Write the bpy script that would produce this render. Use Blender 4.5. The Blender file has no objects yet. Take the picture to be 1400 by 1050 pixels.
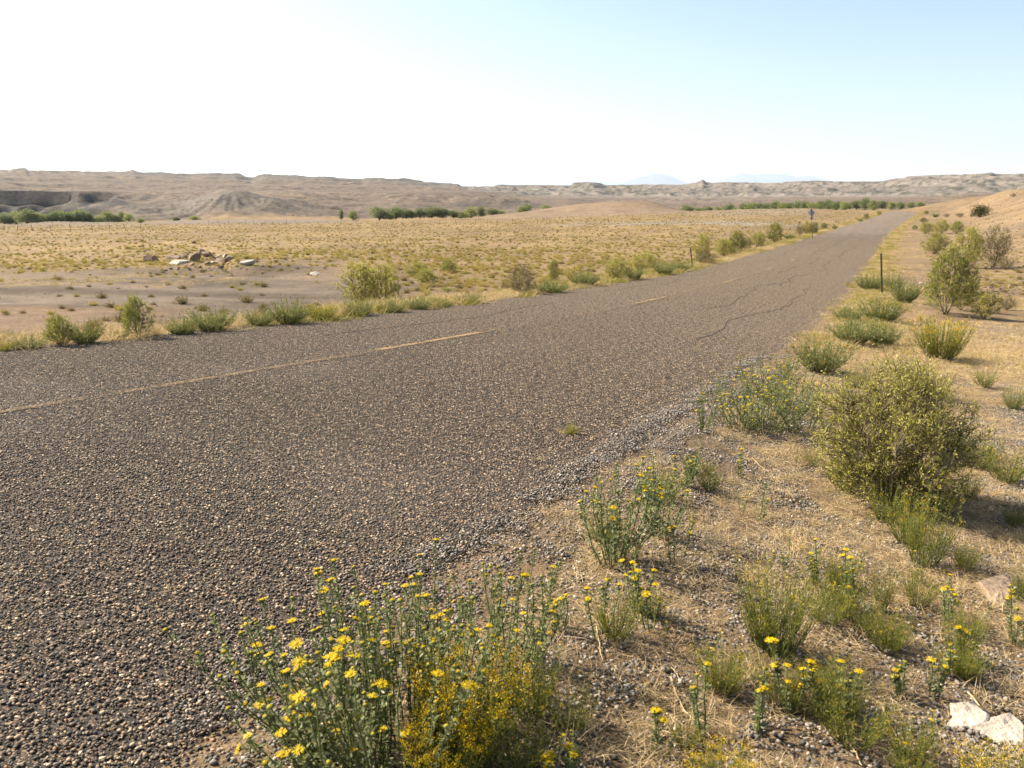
import bpy, bmesh, math, random
import numpy as np
from mathutils import Vector, Euler

random.seed(7)
RNG = np.random.default_rng(7)
scene = bpy.context.scene
COL = scene.collection

# ------------------------------------------------------------------ camera, sky, sun, exposure
F, CX, CY, VH = 1100.0, 700.0, 525.0, 262.0          # focal length and horizon in pixels of a 1400 x 1050 frame
PIT = math.atan((CY - VH) / F)
cam_d = bpy.data.cameras.new('camera')
cam = bpy.data.objects.new('camera', cam_d)
COL.objects.link(cam)
cam_d.sensor_width = 36.0
cam_d.lens = 36.0 * F / 1400.0
cam_d.clip_start = 0.05
cam_d.clip_end = 120000.0
cam_d.dof.use_dof = True
cam_d.dof.focus_distance = 9.0
cam_d.dof.aperture_fstop = 7.1
cam.location = (0, 0, 0)
cam.rotation_euler = (math.pi / 2 - PIT, 0, 0)
scene.camera = cam

SUN_EL = math.radians(40.0)
SUN_AZ = math.radians(-66.0)                         # measured from +Y towards +X
sun_dir = Vector((math.sin(SUN_AZ) * math.cos(SUN_EL), math.cos(SUN_AZ) * math.cos(SUN_EL), math.sin(SUN_EL)))
world = bpy.data.worlds.new('World')
scene.world = world
world.use_nodes = True
wn = world.node_tree
wn.nodes.clear()
sky = wn.nodes.new('ShaderNodeTexSky')
sky.sky_type = 'NISHITA'
sky.sun_disc = False
sky.sun_elevation = SUN_EL
sky.sun_rotation = SUN_AZ
sky.altitude = 1400.0
sky.air_density = 1.0
sky.dust_density = 6.0
sky.ozone_density = 1.0
bg = wn.nodes.new('ShaderNodeBackground')
bg.inputs['Strength'].default_value = 0.078
wo = wn.nodes.new('ShaderNodeOutputWorld')
wn.links.new(sky.outputs[0], bg.inputs[0])
wn.links.new(bg.outputs[0], wo.inputs[0])

sun_l = bpy.data.lights.new('sun', 'SUN')
sun_l.energy = 5.0
sun_l.angle = math.radians(0.53)
sun_l.color = (1.0, 0.90, 0.76)
sun = bpy.data.objects.new('sun', sun_l)
sun.rotation_euler = sun_dir.to_track_quat('Z', 'Y').to_euler()
COL.objects.link(sun)

scene.view_settings.view_transform = 'Standard'
scene.view_settings.look = 'None'
scene.view_settings.gamma = 1.0
scene.view_settings.exposure = 1.56
scene.view_settings.use_curve_mapping = False
scene.cycles.max_bounces = 6
scene.cycles.transparent_max_bounces = 12
scene.cycles.volume_bounces = 1

# ------------------------------------------------------------------ numpy helpers
def sstep(a, b, x):
    t = np.clip((x - a) / (b - a), 0, 1)
    return t * t * (3 - 2 * t)

def _hash(ix, iy, seed):
    h = (ix.astype(np.int64) * 374761393 + iy.astype(np.int64) * 668265263 + seed * 1442695041) & 0x7fffffff
    h = ((h ^ (h >> 13)) * 1274126177) & 0x7fffffff
    h = (h ^ (h >> 16)) & 0xffff
    return h / 65535.0

def vnoise(x, y, seed=0):
    ix, iy = np.floor(x), np.floor(y)
    fx, fy = x - ix, y - iy
    fx = fx * fx * fx * (fx * (fx * 6 - 15) + 10)
    fy = fy * fy * fy * (fy * (fy * 6 - 15) + 10)
    a, b = _hash(ix, iy, seed), _hash(ix + 1, iy, seed)
    c, d = _hash(ix, iy + 1, seed), _hash(ix + 1, iy + 1, seed)
    return (a + (b - a) * fx) * (1 - fy) + (c + (d - c) * fx) * fy

def fbm(x, y, oct=4, seed=0, gain=.5, lac=2.03):
    s, a, t = 0, 1.0, 0
    for i in range(oct):
        s = s + a * vnoise(x, y, seed + i * 17)
        t += a
        a *= gain
        x, y = x * lac * .8 - y * lac * .6 + 3.1, x * lac * .6 + y * lac * .8 - 1.7
    return s / t

def ridged(x, y, oct=4, seed=0):
    s, a, t = 0, 1.0, 0
    for i in range(oct):
        s = s + a * (1 - np.abs(2 * vnoise(x, y, seed + i * 13) - 1))
        t += a
        a *= .5
        x, y = x * 1.66 - y * 1.2 + 5.3, x * 1.2 + y * 1.66 + 2.9
    return s / t

def pix_dir(u, v):
    a, b = (np.asarray(u, float) - CX) / F, (CY - np.asarray(v, float)) / F
    y = math.cos(PIT) + b * math.sin(PIT)
    return a / y, (b * math.cos(PIT) - math.sin(PIT)) / y        # x/y and z/y

def project(x, y, z):
    cy = y * math.cos(PIT) - z * math.sin(PIT)
    cz = y * math.sin(PIT) + z * math.cos(PIT)
    cy = np.where(cy < .05, np.nan, cy)
    return CX + F * x / cy, CY - F * cz / cy

# ------------------------------------------------------------------ the road's path
_sk = np.array([-60, -20, 0, 14, 22, 30, 42, 60, 80, 110, 150, 200, 270, 300, 312, 340, 420.])
_th = np.array([25.4, 25.4, 25.4, 25.6, 25.5, 25.3, 25.0, 25.0, 25.2, 26.0, 27.1, 27.7, 27.2, 26.6, 26.6, 26.6, 26.6])
_gr = np.array([-.02, -.07, -.0917, -.0751, -.0654, -.0563, -.0443, -.0306, -.0204, -.0116, -.0061, -.0031, -.0013, -.001, -.03, -.05, -.05])
RS = np.arange(-60, 420, .5)
RT = np.radians(np.interp(RS, _sk, _th))
RG = np.interp(RS, _sk, _gr)
RX, RY, RZ = np.cumsum(np.sin(RT)) * .5, np.cumsum(np.cos(RT)) * .5, np.cumsum(RG) * .5
_i0 = int(60 / .5)
RX += -7.402 - RX[_i0]; RY += -.632 - RY[_i0]; RZ += -1.0725 - RZ[_i0]
UX, UY = math.sin(math.radians(25.8)), math.cos(math.radians(25.8))
RQ = RX * UX + RY * UY
RN = RX * UY - RY * UX
W_L, W_R, CROWN = 4.05, 4.75, .0213

def road_sd(x, y):
    q, n = x * UX + y * UY, x * UY - y * UX
    s = np.interp(q, RQ, RS)
    return s, n - np.interp(q, RQ, RN)

def road_z(s, d):
    return np.interp(s, RS, RZ) - CROWN * np.abs(d)

def edge_wob(s, side):
    return .22 * (fbm(s * .5, s * 0 + side * 9.1, 3, 31) - .5) + .10 * (fbm(s * 3.1, s * 0 + side * 4.3, 2, 77) - .5)

# ------------------------------------------------------------------ terrain: rings of elevation seen from the road shoulder
SKY_A = [(-600, 230), (0, 232), (18, 232), (20, 230.5), (40, 230.5), (44, 232.5), (150, 234.5), (178, 234), (185, 233), (200, 235.5), (255, 238), (290, 237), (325, 238), (345, 243), (352, 241), (362, 239), (400, 240.5), (445, 241), (475, 244.5), (495, 245), (505, 243.5), (545, 244.5), (570, 247), (600, 250), (625, 251), (640, 254), (680, 257.5), (720, 263), (760, 266), (850, 267), (1000, 267), (1200, 265), (1400, 262), (2000, 262)]
SKY_B = [(-600, 242), (0, 244), (400, 252), (600, 258), (660, 258.5), (676, 255), (682, 252.7), (700, 252.6), (780, 253.2), (785, 250), (792, 248.7), (812, 248.8), (820, 251), (828, 253), (860, 252.5), (930, 252), (944, 251.2), (952, 249), (960, 245.8), (966, 249), (972, 250.3), (1000, 250.2), (1050, 251), (1068, 250.8), (1074, 248.2), (1110, 247.2), (1140, 248.6), (1190, 248.8), (1205, 247.5), (1218, 245), (1240, 241.6), (1262, 241.2), (1272, 240.4), (1290, 239.6), (1320, 238.6), (1352, 236.2), (1362, 238), (1400, 238), (2000, 236)]
RINGS = [
    (2, 'z', [(-600, -1.5), (2000, -1.4)]),
    (9, 'z', [(-600, -1.8), (0, -1.95), (700, -2.1), (1400, -1.95), (2000, -1.6)]),
    (15, 'z', [(-600, -2.1), (0, -2.45), (700, -2.6), (1400, -2.4), (2000, -1.9)]),
    (25, 'z', [(-600, -2.6), (0, -3.0), (500, -3.3), (1000, -3.3), (1400, -2.9), (2000, -2.1)]),
    (50, 'z', [(-600, -3.5), (0, -4.2), (700, -4.6), (1000, -4.5), (1200, -4.2), (1400, -3.6), (2000, -2.3)]),
    (110, 'z', [(-600, -5.5), (0, -6.6), (700, -6.5), (1000, -6.3), (1150, -5.9), (1250, -5.3), (1320, -4.7), (1400, -3.8), (2000, -1)]),
    (180, 'v', [(-600, 317), (0, 317), (310, 317), (500, 314), (700, 309.5), (850, 305), (1000, 303), (1150, 298), (1235, 297), (1320, 288), (1400, 277), (2000, 262)]),
    (250, 'v', [(-600, 313), (0, 311), (170, 309.5), (310, 308), (500, 307), (700, 303), (850, 297), (1000, 293), (1150, 289), (1235, 289), (1320, 274), (1400, 263), (2000, 250)]),
    (300, 'v', [(-600, 310), (0, 309), (60, 304), (100, 304), (170, 307), (250, 306), (310, 304), (500, 303), (700, 299), (850, 291), (1000, 287.5), (1150, 284.5), (1205, 282.5), (1235, 282), (1275, 273), (1320, 267.5), (1400, 258), (2000, 246)]),
    (345, 'v', [(-600, 310), (0, 310), (100, 306), (170, 307), (250, 301), (340, 300), (420, 302), (500, 303), (560, 299), (640, 299), (700, 292), (760, 284), (800, 279), (850, 275.5), (893, 275), (915, 283), (940, 291), (1000, 291), (1150, 289), (1235, 290), (1285, 279), (1320, 272), (1400, 264), (2000, 255)]),
    (420, 'v', [(-600, 309), (0, 308), (170, 304), (310, 301), (400, 299), (500, 300), (700, 298), (760, 296), (850, 293), (930, 294), (1000, 294), (1150, 291), (1235, 290), (1400, 285), (2000, 280)]),
    (520, 'v', [(-600, 304), (0, 304), (130, 302), (180, 295), (250, 290), (290, 282), (320, 280), (360, 284), (420, 292), (500, 296), (600, 296), (700, 294), (850, 292), (1000, 290), (1150, 285), (1400, 280), (2000, 275)]),
    (590, 'v', [(-600, 302), (0, 302), (100, 300), (150, 292), (200, 281), (250, 274), (285, 264), (300, 259), (315, 257), (332, 258.5), (345, 263), (365, 268), (400, 276), (450, 287), (500, 289), (600, 290), (700, 289), (850, 289), (1000, 286), (1150, 281), (1400, 275), (2000, 270)]),
    (660, 'v', [(-600, 298), (0, 299), (60, 298), (110, 291), (150, 281), (180, 272), (230, 270), (310, 266), (345, 270), (400, 272), (450, 276), (500, 281), (545, 280), (600, 285), (700, 287), (850, 287), (1000, 283), (1150, 278), (1400, 272), (2000, 268)]),
    (700, 'v', [(-600, 280), (0, 281), (60, 282), (110, 278), (140, 272), (180, 267), (230, 267), (310, 265), (400, 267), (450, 271), (500, 276), (570, 271), (620, 282), (700, 286), (850, 286), (1000, 282), (1150, 277), (1400, 271), (2000, 267)]),
    (760, 'v', [(-600, 254), (0, 255), (60, 256.5), (120, 261), (200, 265.5), (270, 267), (340, 265), (400, 265), (450, 268), (500, 272), (560, 268), (610, 272), (630, 270), (720, 272), (740, 282), (850, 285), (1000, 281), (1150, 276), (1400, 270), (2000, 266)]),
    (1000, 'v', [(-600, 250), (0, 251), (100, 257), (200, 262), (310, 262), (400, 261.5), (500, 265), (600, 266.5), (640, 268), (720, 271), (760, 274), (850, 283), (1000, 279), (1150, 275), (1400, 268), (2000, 264)]),
    (1500, 'v', [(-600, 241), (0, 242), (100, 247), (200, 250), (310, 252), (400, 253), (500, 256), (600, 260), (640, 262), (700, 268), (850, 277), (1000, 275), (1150, 271), (1400, 264), (2000, 260)]),
    (2050, 'a', 3.2),
    (2200, 'a', 0.0),
    (2500, 'v', [(-600, 238), (0, 240), (400, 247), (600, 256), (680, 262), (740, 264), (850, 266), (930, 262), (1000, 264), (1150, 262), (1400, 256), (2000, 252)]),
    (2800, 'b', 7.5),
    (2980, 'b', 2.6),
    (3050, 'b', 0.0),
    (3400, 'b', 1.0),
    (4300, 'b', 9.0),
    (12000, 'v', [(-600, 258), (2000, 258)]),
    (60000, 'v', [(-600, 262), (2000, 262)]),
]
PH_F = math.radians(40)
phi_tab = np.concatenate([np.linspace(-math.pi, -PH_F, 60)[:-1], np.linspace(-PH_F, PH_F, 1601), np.linspace(PH_F, math.pi, 60)[1:]])
ring_r = np.array([k[0] for k in RINGS], float)
def _ring_table():
    out = np.zeros((len(phi_tab), len(RINGS)))
    pc = np.clip(phi_tab, -math.radians(50), math.radians(50))
    tanp = np.tan(pc)
    u = CX + F * tanp / 1.0                                   # near the horizon x/y = a / cos-ish
    u = CX + F * tanp * (math.cos(PIT) + math.tan(PIT) * math.sin(PIT))
    for k, (r, kind, tab) in enumerate(RINGS):
        if kind == 'z':
            p = np.array(tab, float)
            z = np.interp(u, p[:, 0], p[:, 1])
        else:
            if kind == 'a': p = np.array(SKY_A, float); off = tab
            elif kind == 'b': p = np.array(SKY_B, float); off = tab
            else: p = np.array(tab, float); off = 0
            v = np.interp(u, p[:, 0], p[:, 1]) + off
            if kind == 'v':                                   # soften the corners of hand-read polylines
                kk = np.hanning(41); kk /= kk.sum()
                v = np.convolve(np.pad(v, 20, mode='edge'), kk, 'valid')
            e = pix_dir(CX, v)[1]
            z = e * r * np.cos(pc)
        back = sstep(math.radians(52), math.radians(110), np.abs(phi_tab))
        zb = -1.2 - .012 * min(r, 400)
        out[:, k] = z * (1 - back) + zb * back
    return out
ring_z = _ring_table()
lr = np.log(ring_r)
_d = np.diff(ring_z, axis=1) / np.diff(lr)[None]
ring_m = np.zeros_like(ring_z)
_a, _b = _d[:, :-1], _d[:, 1:]
ring_m[:, 1:-1] = np.where(_a * _b > 0, 2 * _a * _b / np.where(np.abs(_a + _b) < 1e-9, 1, _a + _b), 0)
ring_m[:, 0] = _d[:, 0]; ring_m[:, -1] = _d[:, -1]

def ring_height(x, y):
    r = np.maximum(np.hypot(x, y), 2.0)
    ph = np.arctan2(x, y)
    fi = np.interp(ph, phi_tab, np.arange(len(phi_tab)))
    i = np.clip(fi.astype(int), 0, len(phi_tab) - 2); f = fi - i
    L = np.clip(np.log(r), lr[0], lr[-1] - 1e-9)
    k = np.clip(np.searchsorted(lr, L, side='right') - 1, 0, len(lr) - 2)
    h = lr[k + 1] - lr[k]; t = (L - lr[k]) / h
    h00, h10, h01, h11 = 2*t**3-3*t**2+1, t**3-2*t**2+t, -2*t**3+3*t**2, t**3-t**2
    def ev(ii):
        return h00 * ring_z[ii, k] + h10 * h * ring_m[ii, k] + h01 * ring_z[ii, k + 1] + h11 * h * ring_m[ii, k + 1]
    return ev(i) * (1 - f) + ev(i + 1) * f

WASH = np.array([(-60., 130), (-36, 95), (-27.5, 78), (-23, 62), (-17.5, 50), (-11.5, 40)])   # a small dry gully on the plain
def wash_depth(x, y):
    best = np.full(np.shape(x), 1e9)
    wob = 2.2 * (fbm(x * .12, y * .12, 2, 5) - .5)
    for a, b in zip(WASH[:-1], WASH[1:]):
        d = b - a
        t = np.clip(((x - a[0]) * d[0] + (y - a[1]) * d[1]) / (d @ d), 0, 1)
        best = np.minimum(best, np.hypot(x - a[0] - t * d[0], y - a[1] - t * d[1]))
    return 1 - sstep(.25, 1.3, np.abs(best + wob))

def terrain(x, y, detail=True):
    x, y = np.asarray(x, float), np.asarray(y, float)
    r = np.hypot(x, y)
    s, d = road_sd(x, y)
    z = ring_height(x, y)
    ad = np.where(d > 0, d - W_R - edge_wob(s, 1), -d - W_L - edge_wob(s, -1))       # metres outside the road's edge
    if detail:
        zi = z
        sc = sstep(360, 520, r)
        gul = ridged(x / 62 + .25 * vnoise(x / 40, y / 40, 9), y / 85, 4, 3)
        fine = ridged(x / 21, y / 26, 3, 8)
        steep = sstep(.03, .25, np.abs(ring_m[np.clip(np.interp(np.arctan2(x, y), phi_tab, np.arange(len(phi_tab))).astype(int), 0, len(phi_tab) - 1),
                                             np.clip(np.searchsorted(lr, np.log(np.maximum(r, 2))) - 1, 0, len(lr) - 1)] / np.maximum(r, 1)))
        amp = sc * (1 - sstep(5000, 9000, r))
        z = z - amp * ((1 - gul) * (5.0 + 16.0 * steep) - 3) * (.6 + .4 * sstep(700, 2500, r)) - amp * (1 - fine) * (2.2 + 5 * steep)
        # ribs on the conical hill, the shale bluff and the far badlands
        hx, hy = x + 191.0, y - 556.0
        hr = np.hypot(hx, hy); ha = np.arctan2(hx, hy)
        cone = sstep(6, 40, hr) * (1 - sstep(95, 150, hr))
        z = z - cone * 6.5 * (1 - ridged(ha * 3.2 + .4 * vnoise(x / 30, y / 30, 71), hr / 160, 3, 72))
        uf = x / np.maximum(y, 1)
        blf = sstep(610, 680, r) * (1 - sstep(735, 775, r)) * (1 - sstep(-.47, -.40, uf))
        z = z - blf * 13 * (1 - ridged(x / 46, y / 110, 3, 73))
        bad = sstep(2080, 2300, r) * (1 - sstep(2900, 3030, r)) * sstep(-.12, .02, uf)
        z = z - bad * (42 * (1 - ridged(x / 190, y / 420, 4, 74)) - 14)
        # ledges of harder rock
        st = 11.0
        zz = z + 3.5 * (fbm(x / 230, y / 230, 2, 41) - .5)
        q = np.floor(zz / st); fr = zz / st - q
        led = (q + sstep(.30, .85, fr)) * st - zz
        z = z + led * .62 * sc * sstep(640, 780, r) * (1 - sstep(5000, 8000, r))
        # skyline knobs
        kn = sstep(1700, 2100, r) * (1 - sstep(5000, 7000, r))
        z = z + kn * (fbm(x / 34, y / 34, 3, 61) - .5) * 6
        # plain
        pl = 1 - sc
        z = z + pl * (.9 * (fbm(x / 34, y / 34, 3, 21) - .5) * sstep(14, 60, r) + .34 * (fbm(x / 6, y / 6, 3, 22) - .5) * sstep(6, 16, r) + .55 * (ridged(x / 13, y / 3.5, 3, 27) - .6) * sstep(12, 22, r) * (1 - sstep(50, 75, r)) * (d < -6)
                      + .10 * (fbm(x / 1.1, y / 1.1, 3, 23) - .5) * (1 - sstep(60, 120, r)))
        z = z - .55 * wash_depth(x, y) * sstep(25, 40, r) * (1 - sstep(120, 160, r))
    prof = np.where(d > 0, .004 - .09 * sstep(.0, 3.0, ad) - .16 * sstep(2.5, 9, ad), .0 - .16 * sstep(.2, 2.0, ad) - .32 * sstep(1.2, 5, ad))
    zr = road_z(s, np.where(d > 0, np.minimum(d, W_R + 2), np.maximum(d, -W_L - 2))) + prof
    if detail:
        zr = zr + sstep(.1, .8, ad) * (.085 * (fbm(x / .9, y / .9, 4, 24) - .5) + .12 * (fbm(x / 3.1, y / 3.1, 2, 25) - .5))
    w = sstep(5.0, 26.0, ad) * np.where(d > 0, sstep(4, 16, r), 1)
    gone = np.maximum(sstep(318, 345, s), sstep(300, 340, r))                        # past the crest the road is out of sight
    w = np.maximum(w, gone)
    und = (1 - sstep(-.28, -.05, ad)) * (1 - gone)
    zr = zr * (1 - und) + (road_z(s, d) - .06) * und
    z = zr * (1 - w) + z * w
    return z

def at(u, v, rmin=1.0, rmax=6000.0):
    """the spot on the ground that a line of sight meets"""
    tx, tz = pix_dir(u, v)
    yy = np.exp(np.linspace(math.log(rmin), math.log(rmax), 1200))
    g = terrain(tx * yy, yy)
    under = tz * yy < g
    i = int(np.argmax(under)) if under.any() else len(yy) - 1
    if i > 0:
        a0, a1 = tz * yy[i - 1] - g[i - 1], tz * yy[i] - g[i]
        t = a0 / (a0 - a1) if a0 != a1 else 0
        y = yy[i - 1] + (yy[i] - yy[i - 1]) * t
    else:
        y = yy[0]
    x = float(tx * y)
    return Vector((x, float(y), float(terrain(np.array([x]), np.array([y]))[0])))

# ------------------------------------------------------------------ node helpers and materials
def new_mat(name):
    m = bpy.data.materials.new(name)
    m.use_nodes = True
    nt = m.node_tree
    nt.nodes.clear()
    out = nt.nodes.new('ShaderNodeOutputMaterial')
    return m, nt, out

def N(nt, typ, **kw):
    n = nt.nodes.new(typ)
    for k, v in kw.items():
        if k in n.inputs: n.inputs[k].default_value = v
        else: setattr(n, k, v)
    return n

def ramp(nt, fac, stops, interp='LINEAR'):
    r = nt.nodes.new('ShaderNodeValToRGB')
    r.color_ramp.interpolation = interp
    els = r.color_ramp.elements
    while len(els) < len(stops): els.new(.5)
    for e, (p, c) in zip(els, stops):
        e.position = p
        e.color = (*c, 1) if len(c) == 3 else c
    nt.links.new(fac, r.inputs[0])
    return r.outputs[0]

def mixc(nt, fac, a, b, blend='MIX'):
    m = nt.nodes.new('ShaderNodeMix')
    m.data_type = 'RGBA'; m.blend_type = blend
    for sock, val in ((0, fac), (6, a), (7, b)):
        if hasattr(val, 'links'): nt.links.new(val, m.inputs[sock])
        elif sock == 0: m.inputs[0].default_value = val
        else: m.inputs[sock].default_value = (*val, 1)
    return m.outputs[2]

def noise(nt, vec, scale, detail=4, rough=.55, w=None):
    n = N(nt, 'ShaderNodeTexNoise')
    n.inputs['Scale'].default_value = scale
    n.inputs['Detail'].default_value = detail
    n.inputs['Roughness'].default_value = rough
    if vec is not None: nt.links.new(vec, n.inputs['Vector'])
    return n.outputs[0]

def mathn(nt, op, a, b=None, clamp=False):
    m = N(nt, 'ShaderNodeMath', operation=op, use_clamp=clamp)
    for i, v in enumerate((a, b)):
        if v is None: continue
        if hasattr(v, 'links'): nt.links.new(v, m.inputs[i])
        else: m.inputs[i].default_value = v
    return m.outputs[0]

def finish(nt, out, color, rough=.9, bump=None, bump_d=.01, bump_s=1.0, spec=.25):
    p = N(nt, 'ShaderNodeBsdfPrincipled')
    p.inputs['Roughness'].default_value = rough
    p.inputs['Specular IOR Level'].default_value = spec
    if hasattr(color, 'links'): nt.links.new(color, p.inputs['Base Color'])
    else: p.inputs['Base Color'].default_value = (*color, 1)
    if bump is not None:
        b = N(nt, 'ShaderNodeBump')
        b.inputs['Distance'].default_value = bump_d
        b.inputs['Strength'].default_value = bump_s
        nt.links.new(bump, b.inputs['Height'])
        nt.links.new(b.outputs[0], p.inputs['Normal'])
    nt.links.new(p.outputs[0], out.inputs[0])
    return p

def mat_leaf(name, stops, trans=.35, rough=.6, k=.70, kb=.76):
    """leaf cards: colour from a per-leaf random attribute and the plant's own random"""
    m, nt, out = new_mat(name)
    at_ = N(nt, 'ShaderNodeAttribute', attribute_name='tint')
    oi = N(nt, 'ShaderNodeObjectInfo')
    f = mathn(nt, 'ADD', mathn(nt, 'MULTIPLY', at_.outputs['Fac'], .78), mathn(nt, 'MULTIPLY', oi.outputs['Random'], .22))
    c = ramp(nt, f, tone(stops, k, kb))
    d = N(nt, 'ShaderNodeBsdfDiffuse'); t = N(nt, 'ShaderNodeBsdfTranslucent'); g = N(nt, 'ShaderNodeBsdfGlossy')
    g.inputs['Roughness'].default_value = .45
    g.inputs['Color'].default_value = (1, 1, 1, 1)
    nt.links.new(c, d.inputs[0]); nt.links.new(c, t.inputs[0])
    mx = N(nt, 'ShaderNodeMixShader'); mx.inputs[0].default_value = trans
    nt.links.new(d.outputs[0], mx.inputs[1]); nt.links.new(t.outputs[0], mx.inputs[2])
    m2 = N(nt, 'ShaderNodeMixShader'); m2.inputs[0].default_value = .012
    nt.links.new(mx.outputs[0], m2.inputs[1]); nt.links.new(g.outputs[0], m2.inputs[2])
    nt.links.new(m2.outputs[0], out.inputs[0])
    return m

def mat_plain(name, c1, c2, scale=20, rough=.9, bump_d=.004, spec=.2):
    m, nt, out = new_mat(name)
    tc = N(nt, 'ShaderNodeTexCoord')
    n = noise(nt, tc.outputs['Object'], scale, 6)
    finish(nt, out, ramp(nt, n, tone([(.3, c1), (.7, c2)], .68)), rough, n, bump_d, .6, spec)
    return m

def mat_rock(name, c1, c2, c3, scale=2.0):
    m, nt, out = new_mat(name)
    tc = N(nt, 'ShaderNodeTexCoord')
    oi = N(nt, 'ShaderNodeObjectInfo')
    n1 = noise(nt, tc.outputs['Object'], scale, 8, .65)
    n2 = noise(nt, tc.outputs['Object'], scale * 9, 5, .6)
    c = ramp(nt, n1, tone([(.3, c1), (.52, c2), (.72, c3)], .68))
    c = mixc(nt, mathn(nt, 'MULTIPLY', n2, .5), c, (.10, .075, .055))
    c = mixc(nt, mathn(nt, 'MULTIPLY', oi.outputs['Random'], .25), c, (.28, .225, .18))
    h = mathn(nt, 'ADD', n1, mathn(nt, 'MULTIPLY', n2, .4))
    finish(nt, out, c, .92, h, .06, .8, .15)
    return m

def mat_chips(name):
    m, nt, out = new_mat(name)
    a = N(nt, 'ShaderNodeAttribute', attribute_name='col')
    g = N(nt, 'ShaderNodeNewGeometry')
    n = noise(nt, g.outputs['Position'], 260, 3)
    c = mixc(nt, mathn(nt, 'MULTIPLY', n, .35), a.outputs['Color'], (.03, .026, .022))
    finish(nt, out, c, .78, None, spec=.3)
    return m

CHIP_PAL = [((.075, .068, .06), 24), ((.15, .13, .11), 19), ((.23, .19, .15), 16), ((.19, .18, .17), 7), ((.39, .30, .21), 14), ((.56, .44, .32), 10), ((.82, .70, .56), 7), ((.40, .24, .14), 3)]
CHIP_PAL = [((c[0] * .68, c[1] * .62, c[2] * .52), w) for c, w in CHIP_PAL]
def mat_road():
    m, nt, out = new_mat('chip_seal_asphalt')
    a = N(nt, 'ShaderNodeAttribute', attribute_name='sd')
    g = N(nt, 'ShaderNodeNewGeometry')
    vo = N(nt, 'ShaderNodeTexVoronoi', feature='F1'); vo.inputs['Scale'].default_value = 78
    ve = N(nt, 'ShaderNodeTexVoronoi', feature='DISTANCE_TO_EDGE'); ve.inputs['Scale'].default_value = 78
    for v in (vo, ve): nt.links.new(g.outputs['Position'], v.inputs['Vector'])
    sep = N(nt, 'ShaderNodeSeparateColor'); nt.links.new(vo.outputs['Color'], sep.inputs[0])
    tot, stops = 0, []
    for c, w in CHIP_PAL:
        stops.append((tot / 101.0, c)); tot += w
    c = ramp(nt, sep.outputs[0], stops, 'CONSTANT')
    edge = ramp(nt, ve.outputs['Distance'], [(.01, (0, 0, 0)), (.10, (1, 1, 1))])
    c = mixc(nt, edge, (.028, .025, .021), c)
    # long streaks along the lanes, oily and polished bands, patches
    sx = N(nt, 'ShaderNodeSeparateXYZ'); nt.links.new(a.outputs['Vector'], sx.inputs[0])
    cb = N(nt, 'ShaderNodeCombineXYZ')
    nt.links.new(mathn(nt, 'MULTIPLY', sx.outputs[0], .05), cb.inputs[0]); nt.links.new(mathn(nt, 'MULTIPLY', sx.outputs[1], 1.4), cb.inputs[1])
    st = noise(nt, cb.outputs[0], 1.0, 5, .6)
    pt = noise(nt, g.outputs['Position'], .55, 5, .6)
    k = mathn(nt, 'ADD', mathn(nt, 'MULTIPLY', st, .55), mathn(nt, 'MULTIPLY', pt, .45))
    c = mixc(nt, 1.0, c, ramp(nt, k, [(.34, (.62, .61, .60)), (.5, (.98, .98, .98)), (.64, (1.12, 1.08, 1.02))]), 'MULTIPLY')
    far = N(nt, 'ShaderNodeMapRange'); nt.links.new(sx.outputs[0], far.inputs[0])
    far.inputs[1].default_value = 75; far.inputs[2].default_value = 135
    c = mixc(nt, far.outputs[0], mixc(nt, 1.0, c, (.42, .40, .38), 'MULTIPLY'), c)      # bare binder shows between the loose chippings up to there
    # tar seams that wander along the right lane
    cr = N(nt, 'ShaderNodeCombineXYZ')
    nt.links.new(mathn(nt, 'MULTIPLY', sx.outputs[0], .35), cr.inputs[0])
    wn_ = noise(nt, cr.outputs[0], 1.0, 4, .6)
    dist = mathn(nt, 'ABSOLUTE', mathn(nt, 'SUBTRACT', mathn(nt, 'SUBTRACT', sx.outputs[1], 1.05), mathn(nt, 'MULTIPLY', mathn(nt, 'SUBTRACT', wn_, .5), 2.0)))
    seam = mathn(nt, 'LESS_THAN', dist, .07)
    gate = mathn(nt, 'MULTIPLY', mathn(nt, 'GREATER_THAN', sx.outputs[0], 24), mathn(nt, 'LESS_THAN', sx.outputs[0], 60))
    gate = mathn(nt, 'MULTIPLY', gate, mathn(nt, 'GREATER_THAN', noise(nt, cr.outputs[0], 2.3, 2), .47))
    c = mixc(nt, mathn(nt, 'MULTIPLY', mathn(nt, 'MULTIPLY', seam, gate), .75), c, (.02, .019, .018))
    h = mathn(nt, 'MULTIPLY', edge, mathn(nt, 'ADD', sep.outputs[1], .5))
    finish(nt, out, c, .8, h, .007, 1.0, .3)
    return m

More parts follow.
